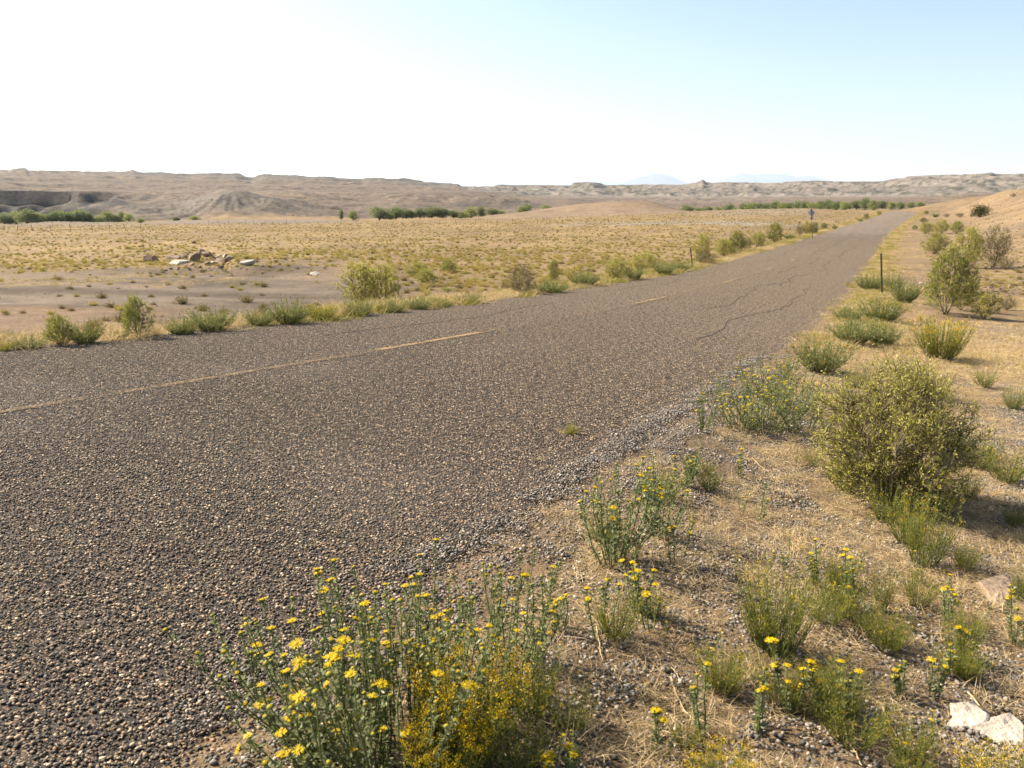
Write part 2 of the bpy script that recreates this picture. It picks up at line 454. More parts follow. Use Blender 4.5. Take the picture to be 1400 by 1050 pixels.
def mat_ground():
    m, nt, out = new_mat('desert_soil')
    a = N(nt, 'ShaderNodeAttribute', attribute_name='col')
    g = N(nt, 'ShaderNodeNewGeometry')
    P = g.outputs['Position']
    n1 = noise(nt, P, .9, 6, .65)
    n2 = noise(nt, P, 7, 5, .65)
    n3 = noise(nt, P, 60, 4, .6)
    n0 = noise(nt, P, .035, 6, .62)
    c = mixc(nt, 1.0, a.outputs['Color'], (.50, .475, .43), 'MULTIPLY')
    nb = noise(nt, P, .16, 6, .7)
    c = mixc(nt, 1.0, c, ramp(nt, nb, [(.3, (.72, .71, .70)), (.5, (1, 1, 1)), (.7, (1.2, 1.18, 1.15))]), 'MULTIPLY')
    c = mixc(nt, 1.0, c, ramp(nt, n0, [(.3, (.82, .82, .83)), (.55, (1.04, 1.02, 1.0)), (.75, (1.15, 1.12, 1.08))]), 'MULTIPLY')
    c = mixc(nt, 1.0, c, ramp(nt, n1, [(.28, (.72, .70, .68)), (.5, (1, 1, 1)), (.72, (1.22, 1.18, 1.12))]), 'MULTIPLY')
    c = mixc(nt, 1.0, c, ramp(nt, n2, [(.3, (.74, .73, .72)), (.5, (1, 1, 1)), (.7, (1.2, 1.18, 1.15))]), 'MULTIPLY')
    c = mixc(nt, 1.0, c, ramp(nt, n3, [(.35, (.72, .72, .72)), (.6, (1.12, 1.12, 1.12))]), 'MULTIPLY')
    hl = N(nt, 'ShaderNodeAttribute', attribute_name='tint').outputs['Fac']
    sp = noise(nt, P, .33, 3, .6); sq = noise(nt, P, .055, 7, .72)
    c2 = mixc(nt, 1.0, c, ramp(nt, sp, [(.36, (.55, .55, .55)), (.46, (1, 1, 1)), (.62, (1.12, 1.10, 1.06))]), 'MULTIPLY')
    c2 = mixc(nt, 1.0, c2, ramp(nt, sq, [(.34, (.66, .67, .70)), (.5, (1, 1, 1)), (.64, (1.25, 1.2, 1.14))]), 'MULTIPLY')
    c = mixc(nt, hl, c, c2)
    h = mathn(nt, 'ADD', mathn(nt, 'MULTIPLY', n2, .6), mathn(nt, 'MULTIPLY', n3, .12))
    h = mathn(nt, 'ADD', h, n1)
    finish(nt, out, c, .95, h, .12, .8, .1)
    return m

def mat_paint(name, thr, cover=1.0):
    m, nt, out = new_mat(name)
    g = N(nt, 'ShaderNodeNewGeometry')
    n = noise(nt, g.outputs['Position'], 38, 4, .7)
    n2 = noise(nt, g.outputs['Position'], 2.2, 4, .6)
    k = mathn(nt, 'ADD', mathn(nt, 'MULTIPLY', n, .55), mathn(nt, 'MULTIPLY', n2, .45))
    p = N(nt, 'ShaderNodeBsdfPrincipled'); p.inputs['Roughness'].default_value = .75
    nt.links.new(ramp(nt, n, [(.3, (.20, .125, .045)), (.7, (.34, .21, .075))]), p.inputs['Base Color'])
    t = N(nt, 'ShaderNodeBsdfTransparent')
    mx = N(nt, 'ShaderNodeMixShader')
    nt.links.new(ramp(nt, k, [(thr - .04, (0, 0, 0)), (thr + .04, (cover, cover, cover))]), mx.inputs[0])
    nt.links.new(t.outputs[0], mx.inputs[1]); nt.links.new(p.outputs[0], mx.inputs[2])
    nt.links.new(mx.outputs[0], out.inputs[0])
    return m

def tone(stops, k, kb=1.0):
    return [(p, (c[0] * k, c[1] * k, c[2] * k * kb)) for p, c in stops]
M = {}
M['ground'] = mat_ground()
M['road'] = mat_road()
M['chips'] = mat_chips('stone_chippings')
M['paint'] = mat_paint('worn_yellow_paint', .47, .68)
M['worn_paint'] = mat_paint('nearly_gone_yellow_paint', .46, .8)
M['old_paint'] = mat_paint('faded_yellow_paint', .50, .30)
M['tar'] = mat_plain('black_tar', (.06, .05, .04), (.13, .11, .09), 9, .95, .004, .05)
M['bark'] = mat_plain('grey_bark', (.10, .08, .06), (.20, .165, .13), 40)
M['twig'] = mat_plain('woody_twig', (.20, .16, .09), (.34, .28, .17), 30)
M['stem'] = mat_leaf('green_stem', [(0, (.12, .15, .05)), (1, (.22, .24, .09))], .1)
M['leaf_gum'] = mat_leaf('gumweed_leaf', [(0, (.14, .165, .07)), (.5, (.25, .275, .125)), (1, (.42, .44, .25))], .4, kb=.95)
M['leaf_olive'] = mat_leaf('greasewood_leaf', [(0, (.24, .235, .055)), (.5, (.44, .405, .11)), (1, (.64, .57, .20))], .5, k=.82)
M['leaf_green'] = mat_leaf('bush_leaf', [(0, (.18, .20, .04)), (.5, (.32, .335, .075)), (1, (.48, .46, .13))], .5)
M['leaf_sage'] = mat_leaf('sage_leaf', [(0, (.15, .165, .065)), (.5, (.275, .285, .125)), (1, (.42, .42, .21))], .35)
M['leaf_rabbit'] = mat_leaf('rabbitbrush_leaf', [(0, (.16, .17, .03)), (.5, (.30, .29, .06)), (1, (.44, .40, .10))], .45)
M['leaf_brown'] = mat_leaf('brown_leaf', [(0, (.15, .11, .06)), (.5, (.25, .20, .11)), (1, (.33, .29, .15))], .3)
M['scrub'] = mat_leaf('scrub_leaf', [(0, (.27, .21, .075)), (.45, (.42, .325, .12)), (1, (.55, .45, .17))], .4, k=.8, kb=.8)
M['scrub_dark'] = mat_leaf('dry_scrub_leaf', [(0, (.15, .11, .055)), (.5, (.26, .20, .10)), (1, (.38, .30, .16))], .3)
M['straw'] = mat_leaf('dry_straw', [(0, (.32, .225, .11)), (.5, (.50, .37, .20)), (1, (.66, .52, .32))], .35, k=.95, kb=.92)
M['grass_green'] = mat_leaf('verge_grass', [(0, (.22, .215, .055)), (.5, (.38, .33, .09)), (1, (.52, .42, .16))], .3)
M['yellow'] = mat_leaf('yellow_petal', [(0, (.62, .38, .008)), (.5, (.82, .55, .010)), (1, (.95, .68, .014))], .3, k=.64)
M['bud'] = mat_leaf('flower_bud', [(0, (.13, .16, .04)), (1, (.27, .28, .08))], .15)
M['tree_leaf'] = mat_leaf('cottonwood_leaf', [(0, (.10, .135, .055)), (.5, (.24, .28, .12)), (1, (.42, .45, .19))], .45, kb=.95)
M['tree_leaf_pale'] = mat_leaf('pale_tree_leaf', [(0, (.16, .20, .06)), (.5, (.32, .36, .12)), (1, (.50, .52, .18))], .45, kb=.95)
M['juniper'] = mat_leaf('juniper_leaf', [(0, (.03, .038, .012)), (.5, (.055, .065, .02)), (1, (.10, .11, .035))], .15)
M['boulder'] = mat_rock('brown_sandstone', (.26, .17, .10), (.40, .28, .18), (.52, .40, .28), 1.6)
M['pale_rock'] = mat_rock('pale_limestone', (.55, .45, .35), (.74, .63, .51), (.88, .79, .66), 2.5)
M['dark_rock'] = mat_rock('dark_rubble', (.14, .10, .07), (.24, .17, .12), (.36, .27, .20), 3)
M['steel'] = mat_plain('weathered_steel', (.07, .065, .06), (.15, .14, .13), 14, .7, .001, .4)
M['alu'] = mat_plain('dull_aluminium', (.30, .29, .28), (.38, .37, .36), 6, .55, .0005, .5)
M['sign_face'] = mat_plain('yellow_sign_face', (.6, .40, .03), (.68, .46, .04), 3, .5, .0002, .4)
M['reflector'] = mat_plain('white_reflector', (.6, .58, .55), (.7, .68, .65), 30, .3, .0002, .5)
M['post_wood'] = mat_plain('grey_fence_wood', (.12, .10, .08), (.22, .19, .16), 12)
M['mountain'] = mat_plain('far_mountain_rock', (.07, .07, .072), (.11, .105, .105), .0012)

# ------------------------------------------------------------------ object helpers
def mesh_np(name, verts, faces, mat=None, smooth=False, tint=None, col=None, extra=None):
    me = bpy.data.meshes.new(name)
    verts = np.asarray(verts, np.float32).reshape(-1, 3)
    fl = faces if isinstance(faces, list) else [faces]
    fl = [np.asarray(f, np.int32) for f in fl if len(f)]
    nl = sum(f.size for f in fl); npoly = sum(len(f) for f in fl)
    me.vertices.add(len(verts)); me.vertices.foreach_set('co', verts.ravel())
    me.loops.add(nl); me.polygons.add(npoly)
    me.loops.foreach_set('vertex_index', np.concatenate([f.ravel() for f in fl]))
    st = np.concatenate([np.full(len(f), f.shape[1]) for f in fl])
    me.polygons.foreach_set('loop_start', np.concatenate([[0], np.cumsum(st)[:-1]]).astype(np.int32))
    if smooth: me.polygons.foreach_set('use_smooth', np.ones(npoly, bool))
    me.update(calc_edges=True)
    if tint is not None:
        a = me.attributes.new('tint', 'FLOAT', 'POINT'); a.data.foreach_set('value', np.asarray(tint, np.float32))
    if col is not None:
        a = me.attributes.new('col', 'FLOAT_COLOR', 'POINT')
        c = np.ones((len(verts), 4), np.float32); c[:, :3] = col
        a.data.foreach_set('color', c.ravel())
    if extra is not None:
        a = me.attributes.new(extra[0], 'FLOAT_VECTOR', 'POINT'); a.data.foreach_set('vector', np.asarray(extra[1], np.float32).ravel())
    if mat is not None: me.materials.append(mat)
    return me

def obj(name, me, parent=None, loc=(0, 0, 0), rot=(0, 0, 0), scale=1.0):
    o = bpy.data.objects.new(name, me)
    COL.objects.link(o)
    o.location = loc; o.rotation_euler = rot
    o.scale = (scale,) * 3 if np.isscalar(scale) else scale
    if parent is not None: o.parent = parent
    return o

def tag(o, label=None, cat=None, group=None, kind=None):
    if label: o['label'] = label
    if cat: o['category'] = cat
    if group: o['group'] = group
    if kind: o['kind'] = kind
    return o

def scatter(name, meshes, pts, eul, scl, idx, label, cat=None, parent=None):
    """one 'stuff' object: the given small meshes set out on points"""
    lib = bpy.data.collections.new(name + '_kinds')
    for i, me in enumerate(meshes):
        lib.objects.link(bpy.data.objects.new('%s_kind_%02d' % (name, i), me))
    n = len(pts)
    me = bpy.data.meshes.new(name)
    me.vertices.add(n); me.vertices.foreach_set('co', np.asarray(pts, np.float32).ravel())
    a = me.attributes.new('eul', 'FLOAT_VECTOR', 'POINT'); a.data.foreach_set('vector', np.asarray(eul, np.float32).ravel())
    a = me.attributes.new('scl', 'FLOAT_VECTOR', 'POINT')
    scl = np.asarray(scl, np.float32)
    if scl.ndim == 1: scl = np.repeat(scl[:, None], 3, 1)
    a.data.foreach_set('vector', scl.ravel())
    a = me.attributes.new('idx', 'INT', 'POINT'); a.data.foreach_set('value', np.asarray(idx, np.int32))
    o = obj(name, me, parent)
    g = bpy.data.node_groups.new(name + '_scatter', 'GeometryNodeTree')
    g.interface.new_socket('Geometry', in_out='INPUT', socket_type='NodeSocketGeometry')
    g.interface.new_socket('Geometry', in_out='OUTPUT', socket_type='NodeSocketGeometry')
    gi, go = g.nodes.new('NodeGroupInput'), g.nodes.new('NodeGroupOutput')
    iop = g.nodes.new('GeometryNodeInstanceOnPoints')
    ci = g.nodes.new('GeometryNodeCollectionInfo')
    ci.inputs[0].default_value = lib; ci.inputs[1].default_value = True; ci.inputs[2].default_value = True
    iop.inputs['Pick Instance'].default_value = True
    def named(nm, typ):
        q = g.nodes.new('GeometryNodeInputNamedAttribute'); q.data_type = typ
        q.inputs[0].default_value = nm
        return q.outputs[0]
    g.links.new(gi.outputs[0], iop.inputs['Points'])
    g.links.new(ci.outputs[0], iop.inputs['Instance'])
    g.links.new(named('idx', 'INT'), iop.inputs['Instance Index'])
    er = g.nodes.new('FunctionNodeEulerToRotation')
    g.links.new(named('eul', 'FLOAT_VECTOR'), er.inputs[0])
    g.links.new(er.outputs[0], iop.inputs['Rotation'])
    g.links.new(named('scl', 'FLOAT_VECTOR'), iop.inputs['Scale'])
    g.links.new(iop.outputs[0], go.inputs[0])
    md = o.modifiers.new('scatter', 'NODES'); md.node_group = g
    tag(o, label, cat, kind='stuff')
    return o

def slope_euler(x, y, yaw, e=.15):
    """rotations that lay a flat patch on the ground"""
    zx = (terrain(x + e, y) - terrain(x - e, y)) / (2 * e)
    zy = (terrain(x, y + e) - terrain(x, y - e)) / (2 * e)
    out = np.zeros((len(x), 3))
    for i in range(len(x)):
        nrm = Vector((-zx[i], -zy[i], 1)).normalized()
        q = nrm.to_track_quat('Z', 'Y')
        from mathutils import Quaternion
        q = Vector((0, 0, 1)).rotation_difference(nrm) @ Quaternion((0, 0, 1), yaw[i])
        out[i] = q.to_euler()[:]
    return out

# ------------------------------------------------------------------ ground: one sheet from the shoulder to the horizon
def build_ground():
    ph = np.concatenate([np.linspace(-math.pi, -math.radians(37), 62)[:-1], np.linspace(-math.radians(37), math.radians(37), 821), np.linspace(math.radians(37), math.pi, 62)[1:-1]])
    r = np.concatenate([np.geomspace(.5, 12, 110)[:-1], np.geomspace(12, 230, 150)[:-1], np.geomspace(230, 3300, 390)[:-1], np.geomspace(3300, 62000, 34)])
    A, R = np.meshgrid(ph, r, indexing='ij')
    X, Y = R * np.sin(A), R * np.cos(A)
    Z = terrain(X, Y)
    nz, nr = A.shape
    # soil colours by place
    uu = CX + F * np.tan(np.clip(A, -1.2, 1.2)) * 1.028
    s, d = road_sd(X, Y)
    wn1 = fbm(X / 40, Y / 40, 4, 101); wn2 = fbm(X / 9, Y / 9, 4, 102); wn3 = fbm(X / 2.2, Y / 2.2, 4, 103)
    def lay(c, rgb, w):
        return c + (np.array(rgb)[None, None] - c) * np.clip(w, 0, 1)[..., None]
    c = np.zeros(A.shape + (3,)) + np.array((.355, .268, .148))
    c = lay(c, (.42, .315, .165), sstep(.42, .62, wn2) * .8)
    c = lay(c, (.30, .225, .155), sstep(.52, .70, wn3) * .55)
    # bare silt flat across the road
    bare = (1 - sstep(44, 72, R + 30 * (wn1 - .5))) * sstep(4.5, 6.5, -d) * (1 - sstep(430, 640, uu + 260 * (wn1 - .5)))
    stre = fbm(X / 14, Y / 2.6, 4, 105)
    c = lay(c, (.225, .185, .145), bare)
    c = lay(c, (.31, .26, .21), bare * sstep(.5, .64, stre) * .8)
    c = lay(c, (.16, .125, .095), bare * (1 - sstep(.34, .46, stre)) * .7)
    c = lay(c, (.33, .235, .15), bare * sstep(.56, .68, wn2) * .7)
    # pale wash beyond the plain
    rw = R + 46 * (fbm(X / 55, Y / 55, 3, 107) - .5)
    c = lay(c, (.40, .355, .31), sstep(152, 162, rw) * (1 - sstep(182, 196, rw)) * sstep(700, 800, uu + 80 * (wn1 - .5)) * (1 - sstep(1180, 1330, uu)) * sstep(.34, .5, wn2) * np.clip(sstep(5, 9, np.abs(d)), 0, 1))
    c = lay(c, (.40, .35, .30), sstep(112, 118, rw) * (1 - sstep(126, 134, rw)) * sstep(1240, 1275, uu) * .8 * sstep(6, 10, d))
    c = lay(c, (.38, .33, .28), sstep(215, 240, rw) * (1 - sstep(300, 330, rw)) * (sstep(905, 1010, uu) * (1 - sstep(1080, 1150, uu))) * .55)
    # right bank
    rt = sstep(5.5, 9, d)
    c = lay(c, (.36, .275, .185), rt * sstep(30, 60, R) * .75)
    c = lay(c, (.42, .33, .25), rt * (1 - sstep(20, 34, R)) * sstep(.42, .6, wn2))
    # shoulder gravel and straw litter
    ad = np.where(d > 0, d - W_R, -d - W_L)
    sh = (1 - sstep(2.0, 5.5, ad + 2.5 * (wn2 - .5))) * (ad > -.5) * (1 - sstep(40, 90, R))
    c = lay(c, (.31, .235, .155), sh * .85)
    c = lay(c, (.40, .29, .165), (1 - sstep(.8, 3.2, ad)) * (ad > -.5) * sstep(10, 24, R) * .7)
    # grey mounds beside the river, then the hills
    gm = sstep(255, 275, R + 30 * (wn1 - .5)) * (1 - sstep(385, 410, R))
    c = lay(c, (.30, .255, .22), gm * (1 - sstep(430, 520, uu)) * .9)
    c = lay(c, (.34, .265, .20), gm * sstep(560, 720, uu) * (1 - sstep(920, 980, uu)) * .9)
    c = lay(c, (.27, .24, .11), sstep(375, 390, R) * (1 - sstep(430, 470, R)) * .5 * (1 - sstep(190, 240, uu)))
    hill = sstep(440, 540, R)
    big = fbm(X / 260, Y / 260, 4, 111)
    c = lay(c, (.245, .205, .17), hill)
    c = lay(c, (.285, .24, .20), hill * sstep(.46, .62, big) * .8)
    c = lay(c, (.20, .168, .142), hill * sstep(.5, .7, fbm(X / 60, Y / 60, 4, 112)) * .6)
    # slope: bare grey shale where the ground is steep
    dzr = np.gradient(Z, axis=1) / np.gradient(R, axis=1)
    dza = np.gradient(Z, axis=0) / (np.gradient(A, axis=0) * R)
    slope = np.hypot(dzr, dza)
    sl = hill * sstep(.22, .62, slope + .25 * (fbm(X / 24, Y / 24, 3, 113) - .5))
    c = lay(c, (.215, .195, .18), sl * .85)
    hcone = 1 - sstep(25, 75, np.hypot(X + 191, Y - 556) + 30 * (wn1 - .5))
    c = lay(c, (.245, .232, .218), hcone * hill * .85)
    lf = hill * (1 - sstep(150, 260, uu)) * sstep(585, 625, R) * (1 - sstep(740, 800, R))      # dark shale bluff above the river
    c = lay(c, (.10, .098, .097), lf * .92 * sstep(.28, .48, fbm(X / 30, Y / 22, 4, 118)))
    lf2 = hill * sstep(600, 625, uu) * (1 - sstep(725, 760, uu)) * sstep(690, 710, R) * (1 - sstep(765, 800, R))
    c = lay(c, (.16, .145, .13), lf2 * .75)
    # pale grey badlands far off, banded
    bl = sstep(1750, 2150, R) * np.clip(sstep(560, 720, uu) + .35, 0, 1)
    band = fbm(Z / 9 + .3 * wn1, X / 900, 3, 114)
    c = lay(c, (.34, .31, .285), bl * .85)
    c = lay(c, (.41, .385, .36), bl * sstep(.5, .62, band) * .7)
    c = lay(c, (.27, .25, .235), bl * (1 - sstep(.36, .48, band)) * .7)
    c = lay(c, (.23, .215, .20), bl * sl * .55)
    # juniper-dotted rims read as dark specks
    rim = sstep(1950, 2150, R) * (1 - sstep(3600, 3800, R))
    c = lay(c, (.10, .105, .07), rim * sstep(.55, .64, fbm(X / 16, Y / 16, 2, 115)) * .8)
    cap = sstep(1880, 2040, R + 160 * (wn1 - .5)) * (1 - sstep(2400, 2600, R)) * sstep(150, 200, uu) * (1 - sstep(620, 680, uu))
    c = lay(c, (.175, .175, .17), cap * .6)
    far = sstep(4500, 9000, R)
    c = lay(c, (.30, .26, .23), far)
    V = np.stack([X, Y, Z], -1).reshape(-1, 3)
    i = np.arange(nz)[:, None]; j = np.arange(nr - 1)[None]
    i2 = (i + 1) % nz
    a = i * nr + j; b = i2 * nr + j
    fq = np.stack([a, a + 1, b + 1, b], -1).reshape(-1, 4)
    # close the small hole under the camera
    vc = len(V); V = np.vstack([V, [[0, 0, float(terrain(np.array([.01]), np.array([0.01]))[0])]]])
    cc = np.vstack([c.reshape(-1, 3), c[0, 0][None]])
    k = np.arange(nz)
    ft = np.stack([np.full(nz, vc), k * nr, ((k + 1) % nz) * nr], -1)
    me = mesh_np('ground', V, [fq, ft], M['ground'], True, col=cc, tint=np.append(hill.ravel(), 0))
    return tag(obj('ground', me), 'dry desert ground of tan soil, silt flats and eroded grey hills', 'ground', kind='structure')
ground = build_ground()

# ------------------------------------------------------------------ road with its worn centre line
def strip(name, s_arr, dl, dr, nd, dz, mat, wob=False):
    s = np.asarray(s_arr, float)
    t = np.linspace(0, 1, nd)
    L = dl + (-edge_wob(s, -1) if wob else 0 * s); R_ = dr + (edge_wob(s, 1) if wob else 0 * s)
    D = L[:, None] + (R_ - L)[:, None] * t[None]
    x0, y0, th = np.interp(s, RS, RX), np.interp(s, RS, RY), np.interp(s, RS, RT)
    X = x0[:, None] + D * np.cos(th)[:, None]; Y = y0[:, None] - D * np.sin(th)[:, None]
    S = np.repeat(s[:, None], nd, 1)
    s2, d2 = road_sd(X, Y)
    Z = road_z(s2, d2) + dz
    if wob:
        Z = Z + .012 * (fbm(X / 2.4, Y / 2.4, 3, 201) - .5) - .05 * (np.abs(t - .5) > .499)[None]
    n, m = X.shape
    i = np.arange(n - 1)[:, None]; j = np.arange(m - 1)[None]
    a = i * m + j
    f = np.stack([a, a + 1, a + m + 1, a + m], -1).reshape(-1, 4)
    V = np.stack([X, Y, Z], -1)
    return mesh_np(name, V, f, mat, True, extra=('sd', np.stack([s2, d2, 0 * S], -1)))
s_road = np.concatenate([np.arange(-55, -6, 1.5), np.arange(-6, 40, .22), np.arange(40, 120, .6), np.arange(120, 345, 1.5)])
road = obj('road', strip('road', s_road, -W_L, W_R, 61, 0.0, M['road'], True))
tag(road, 'straight two-lane chip seal road running to the crest', 'road', kind='structure')
obj('faded_centre_line', strip('faded_centre_line', np.arange(-6, 130, .4), -.05, .05, 3, .0150, M['old_paint']), road)
for k in range(6):
    s0 = 12.9 + 12.2 * k
    obj('centre_line', strip('centre_line', np.arange(s0, s0 + 3.06, .3), -.06, .06, 3, .0175, M['paint'] if k == 0 else M['worn_paint']), road)

def tar_seam(s0, s1, d0, seed, w):
    n = int((s1 - s0) / .12); s = np.linspace(s0, s1, n)
    c = d0 + 1.3 * (fbm(s * .22, s * 0 + seed, 4, 501) - .5)
    hw = w * (.25 + 1.1 * fbm(s * 1.3, s * 0 + seed, 3, 502)) * np.clip(np.minimum(s - s0, s1 - s) / .8, .05, 1)
    x0, y0, th = np.interp(s, RS, RX), np.interp(s, RS, RY), np.interp(s, RS, RT)
    V = []
    for e in (-1, 0, 1):
        D = c + e * hw
        V.append(np.stack([x0 + D * np.cos(th), y0 - D * np.sin(th), np.interp(s, RS, RZ) - CROWN * np.abs(D) + (.0165 if e == 0 else .010)], 1))
    V = np.stack(V, 1)
    i = np.arange(n - 1)[:, None]; j = np.arange(2)[None]; a = i * 3 + j
    return mesh_np('tar_seam', V, np.stack([a, a + 1, a + 4, a + 3], -1).reshape(-1, 4), M['tar'], True)
for q in ((25, 32.5, 1.9, 1, .022), (33.5, 40, 1.6, 2, .025), (38, 50, 2.2, 3, .032), (46, 70, 1.2, 4, .03), (52, 90, 2.6, 5, .035), (60, 110, -1.6, 6, .035), (30, 58, -2.4, 7, .02), (14, 24, -1.9, 8, .012), (70, 130, .6, 9, .035), (18, 40, 3.2, 10, .015)):
    obj('tar_seam', tar_seam(*q), road)

# ------------------------------------------------------------------ blue mountains on the horizon
def build_mountain(name, sky_uv, dist, label):
    p = np.array(sky_uv, float)
    u = np.linspace(p[0, 0], p[-1, 0], 260)
    v = np.interp(u, p[:, 0], p[:, 1])
    v = v + .7 * (fbm(u / 9, u * 0 + dist, 3, 5) - .5) * np.clip((258 - v) / 10, 0, 1)
    tx, tz = pix_dir(u, v)
    yb, zb = [], []
    rows = []
    ext = np.linspace(-1, 1, 29)
    for k, e in enumerate(ext):
        y = dist * (1 + .10 * e)
        h = np.maximum(tz * dist, 0) * (1 - np.abs(e)) ** .8 * (1 - .35 * np.abs(e) * (fbm(u / 12, u * 0 + 3 * e, 4, 91)))
        x = tx * dist
        rows.append(np.stack([x, np.full_like(x, y), h - 30], -1))
    V = np.stack(rows, 0)
    n, m = V.shape[:2]
    i = np.arange(n - 1)[:, None]; j = np.arange(m - 1)[None]
    a = i * m + j
    f = np.stack([a, a + 1, a + m + 1, a + m], -1).reshape(-1, 4)
    return tag(obj(name, mesh_np(name, V, f, M['mountain'], True)), label, 'mountain', kind='structure')
build_mountain('mountain', [(830, 262), (850, 248), (868, 242), (882, 240), (888, 236.5), (905, 236), (918, 240), (930, 245), (942, 250), (960, 256), (975, 262)], 36000, 'hazy blue mountain with a blunt summit on the horizon')
build_mountain('mountain', [(930, 262), (955, 246), (966, 250), (978, 249), (988, 243), (1000, 239.5), (1014, 235.5), (1026, 237.5), (1042, 236.8), (1060, 236.6), (1078, 238), (1090, 241), (1104, 239), (1116, 241), (1132, 245), (1152, 249), (1185, 262)], 40000, 'long hazy blue mountain range with several low peaks')
build_mountain('mountain', [(420, 262), (540, 247), (600, 246), (640, 246), (668, 244.6), (700, 246.3), (730, 247), (766, 249), (774, 246.4), (810, 245.6), (850, 249), (900, 262)], 46000, 'faint low blue tableland far behind the hills')

# ------------------------------------------------------------------ haze
def build_haze():
    m, nt, out = new_mat('desert_haze')
    vol = N(nt, 'ShaderNodeVolumePrincipled')
    vol.inputs['Color'].default_value = (.72, .86, 1.0, 1)
    vol.inputs['Density'].default_value = HAZE
    vol.inputs['Anisotropy'].default_value = .25
    nt.links.new(vol.outputs[0], out.inputs['Volume'])
    x, y0, y1, z0, z1 = 52000., -64000., 66000., -420., 1500.
    x = 64000.
    v = [(-x, y0, z0), (x, y0, z0), (x, y1, z0), (-x, y1, z0), (-x, y0, z1), (x, y0, z1), (x, y1, z1), (-x, y1, z1)]
    f = [(0, 3, 2, 1), (4, 5, 6, 7), (0, 1, 5, 4), (1, 2, 6, 5), (2, 3, 7, 6), (3, 0, 4, 7)]
    me = mesh_np('haze', v, np.array(f), m)
    tag(obj('haze', me), 'pale dusty haze filling the air', 'haze', kind='stuff')
HAZE = 2.4e-5
build_haze()
# ------------------------------------------------------------------ mesh generators for plants
def nrm(a):
    return a / np.maximum(np.linalg.norm(a, axis=-1, keepdims=True), 1e-9)

def tubes(paths, radii, sides=3):
    """paths (N,k,3), radii (N,k) -> verts, quads"""
    P = np.asarray(paths, float); Rr = np.asarray(radii, float)
    n, k = P.shape[:2]
    T = nrm(np.gradient(P, axis=1))
    ref = np.where(np.abs(T[..., 2:3]) > .9, np.array([1., 0, 0]), np.array([0, 0, 1.]))
    A = nrm(np.cross(T, ref)); B = np.cross(T, A)
    ang = np.arange(sides) * 2 * math.pi / sides
    V = P[:, :, None] + Rr[:, :, None, None] * (A[:, :, None] * np.cos(ang)[None, None, :, None] + B[:, :, None] * np.sin(ang)[None, None, :, None])
    i = np.arange(n)[:, None, None]; j = np.arange(k - 1)[None, :, None]; m = np.arange(sides)[None, None]
    m2 = (m + 1) % sides
    idx = lambda jj, mm: (i * k + jj) * sides + mm
    f = np.stack([idx(j, m), idx(j, m2), idx(j + 1, m2), idx(j + 1, m)], -1).reshape(-1, 4)
    return V.reshape(-1, 3), f

def leaves(c, d, ln, wd, rng, flat=.3, fold=0.0):
    """diamond leaves: base c, direction d, length ln, width wd -> verts, quads, tint"""
    c = np.asarray(c, float); n = len(c)
    d = nrm(np.asarray(d, float))
    rv = nrm(rng.normal(size=(n, 3)) + np.array([0, 0, flat]))
    side = nrm(np.cross(d, rv))
    up = np.cross(side, d)
    ln = np.broadcast_to(ln, (n,))[:, None]; wd = np.broadcast_to(wd, (n,))[:, None]
    bend = up * ln * rng.uniform(-.18, .18, (n, 1))
    V = np.stack([c, c + d * ln * .5 + side * wd * .5 + bend * .6, c + d * ln + bend * -1, c + d * ln * .5 - side * wd * .5 + bend * .6], 1)
    f = np.arange(n * 4).reshape(n, 4)
    return V.reshape(-1, 3), f, np.repeat(rng.random(n), 4)

def blades(c, d, ln, wd, rng, droop=.35):
    """grass blades of two segments"""
    n = len(c); d = nrm(d)
    ln = np.broadcast_to(ln, (n,))[:, None]; wd = np.broadcast_to(wd, (n,))[:, None]
    side = nrm(np.cross(d, rng.normal(size=(n, 3))))
    hor = d * [1, 1, 0] + rng.normal(0, .25, (n, 3)) * [1, 1, 0]
    m = c + d * ln * .55
    t = c + d * ln + hor * ln * droop * rng.uniform(.2, 1, (n, 1)) - np.array([0, 0, 1]) * ln * droop * .35 * rng.random((n, 1))
    V = np.stack([c - side * wd * .5, c + side * wd * .5, m + side * wd * .38, m - side * wd * .38, t], 1).reshape(-1, 3)
    b = np.arange(n)[:, None] * 5
    return V, [np.concatenate([b, b + 1, b + 2, b + 3], 1), np.concatenate([b + 3, b + 2, b + 4], 1)], np.repeat(rng.random(n), 5)

def stem_paths(n, h, spread, rng, base=.06, k=5, lo=.55, curve=.5):
    """n stems from a common root, arching up; unit: metres"""
    az = rng.uniform(0, 2 * math.pi, n); tilt = spread * np.sqrt(rng.random(n))
    L = h * rng.uniform(lo, 1.05, n)
    b = np.stack([np.cos(az), np.sin(az), 0 * az], 1) * base * np.sqrt(rng.random((n, 1)))
    t = np.linspace(0, 1, k)[None, :, None]
    out = np.stack([np.cos(az), np.sin(az), 0 * az], 1)[:, None]
    d_h = np.sin(tilt)[:, None, None]; d_v = np.cos(tilt)[:, None, None]
    P = b[:, None] + L[:, None, None] * (out * d_h * (t * (1 + curve) - curve * t * t * .9) + np.array([0, 0, 1.])[None, None] * d_v * t)
    P = P + rng.normal(0, .012, P.shape) * t * h
    return P, L

def along(P, t):
    """points and tangents at parameters t (N,m) on paths P (N,k,3)"""
    k = P.shape[1]
    f = np.clip(t, 0, .9999) * (k - 1); i = f.astype(int); f = (f - i)[..., None]
    n = np.arange(len(P))[:, None]
    a, b = P[n, i], P[n, i + 1]
    return a + (b - a) * f, nrm(b - a)

class Plant:
    """mesh data of a plant: a list of (part name, mesh); drawn many times as copies"""
    def __init__(self, *parts): self.parts = list(parts)

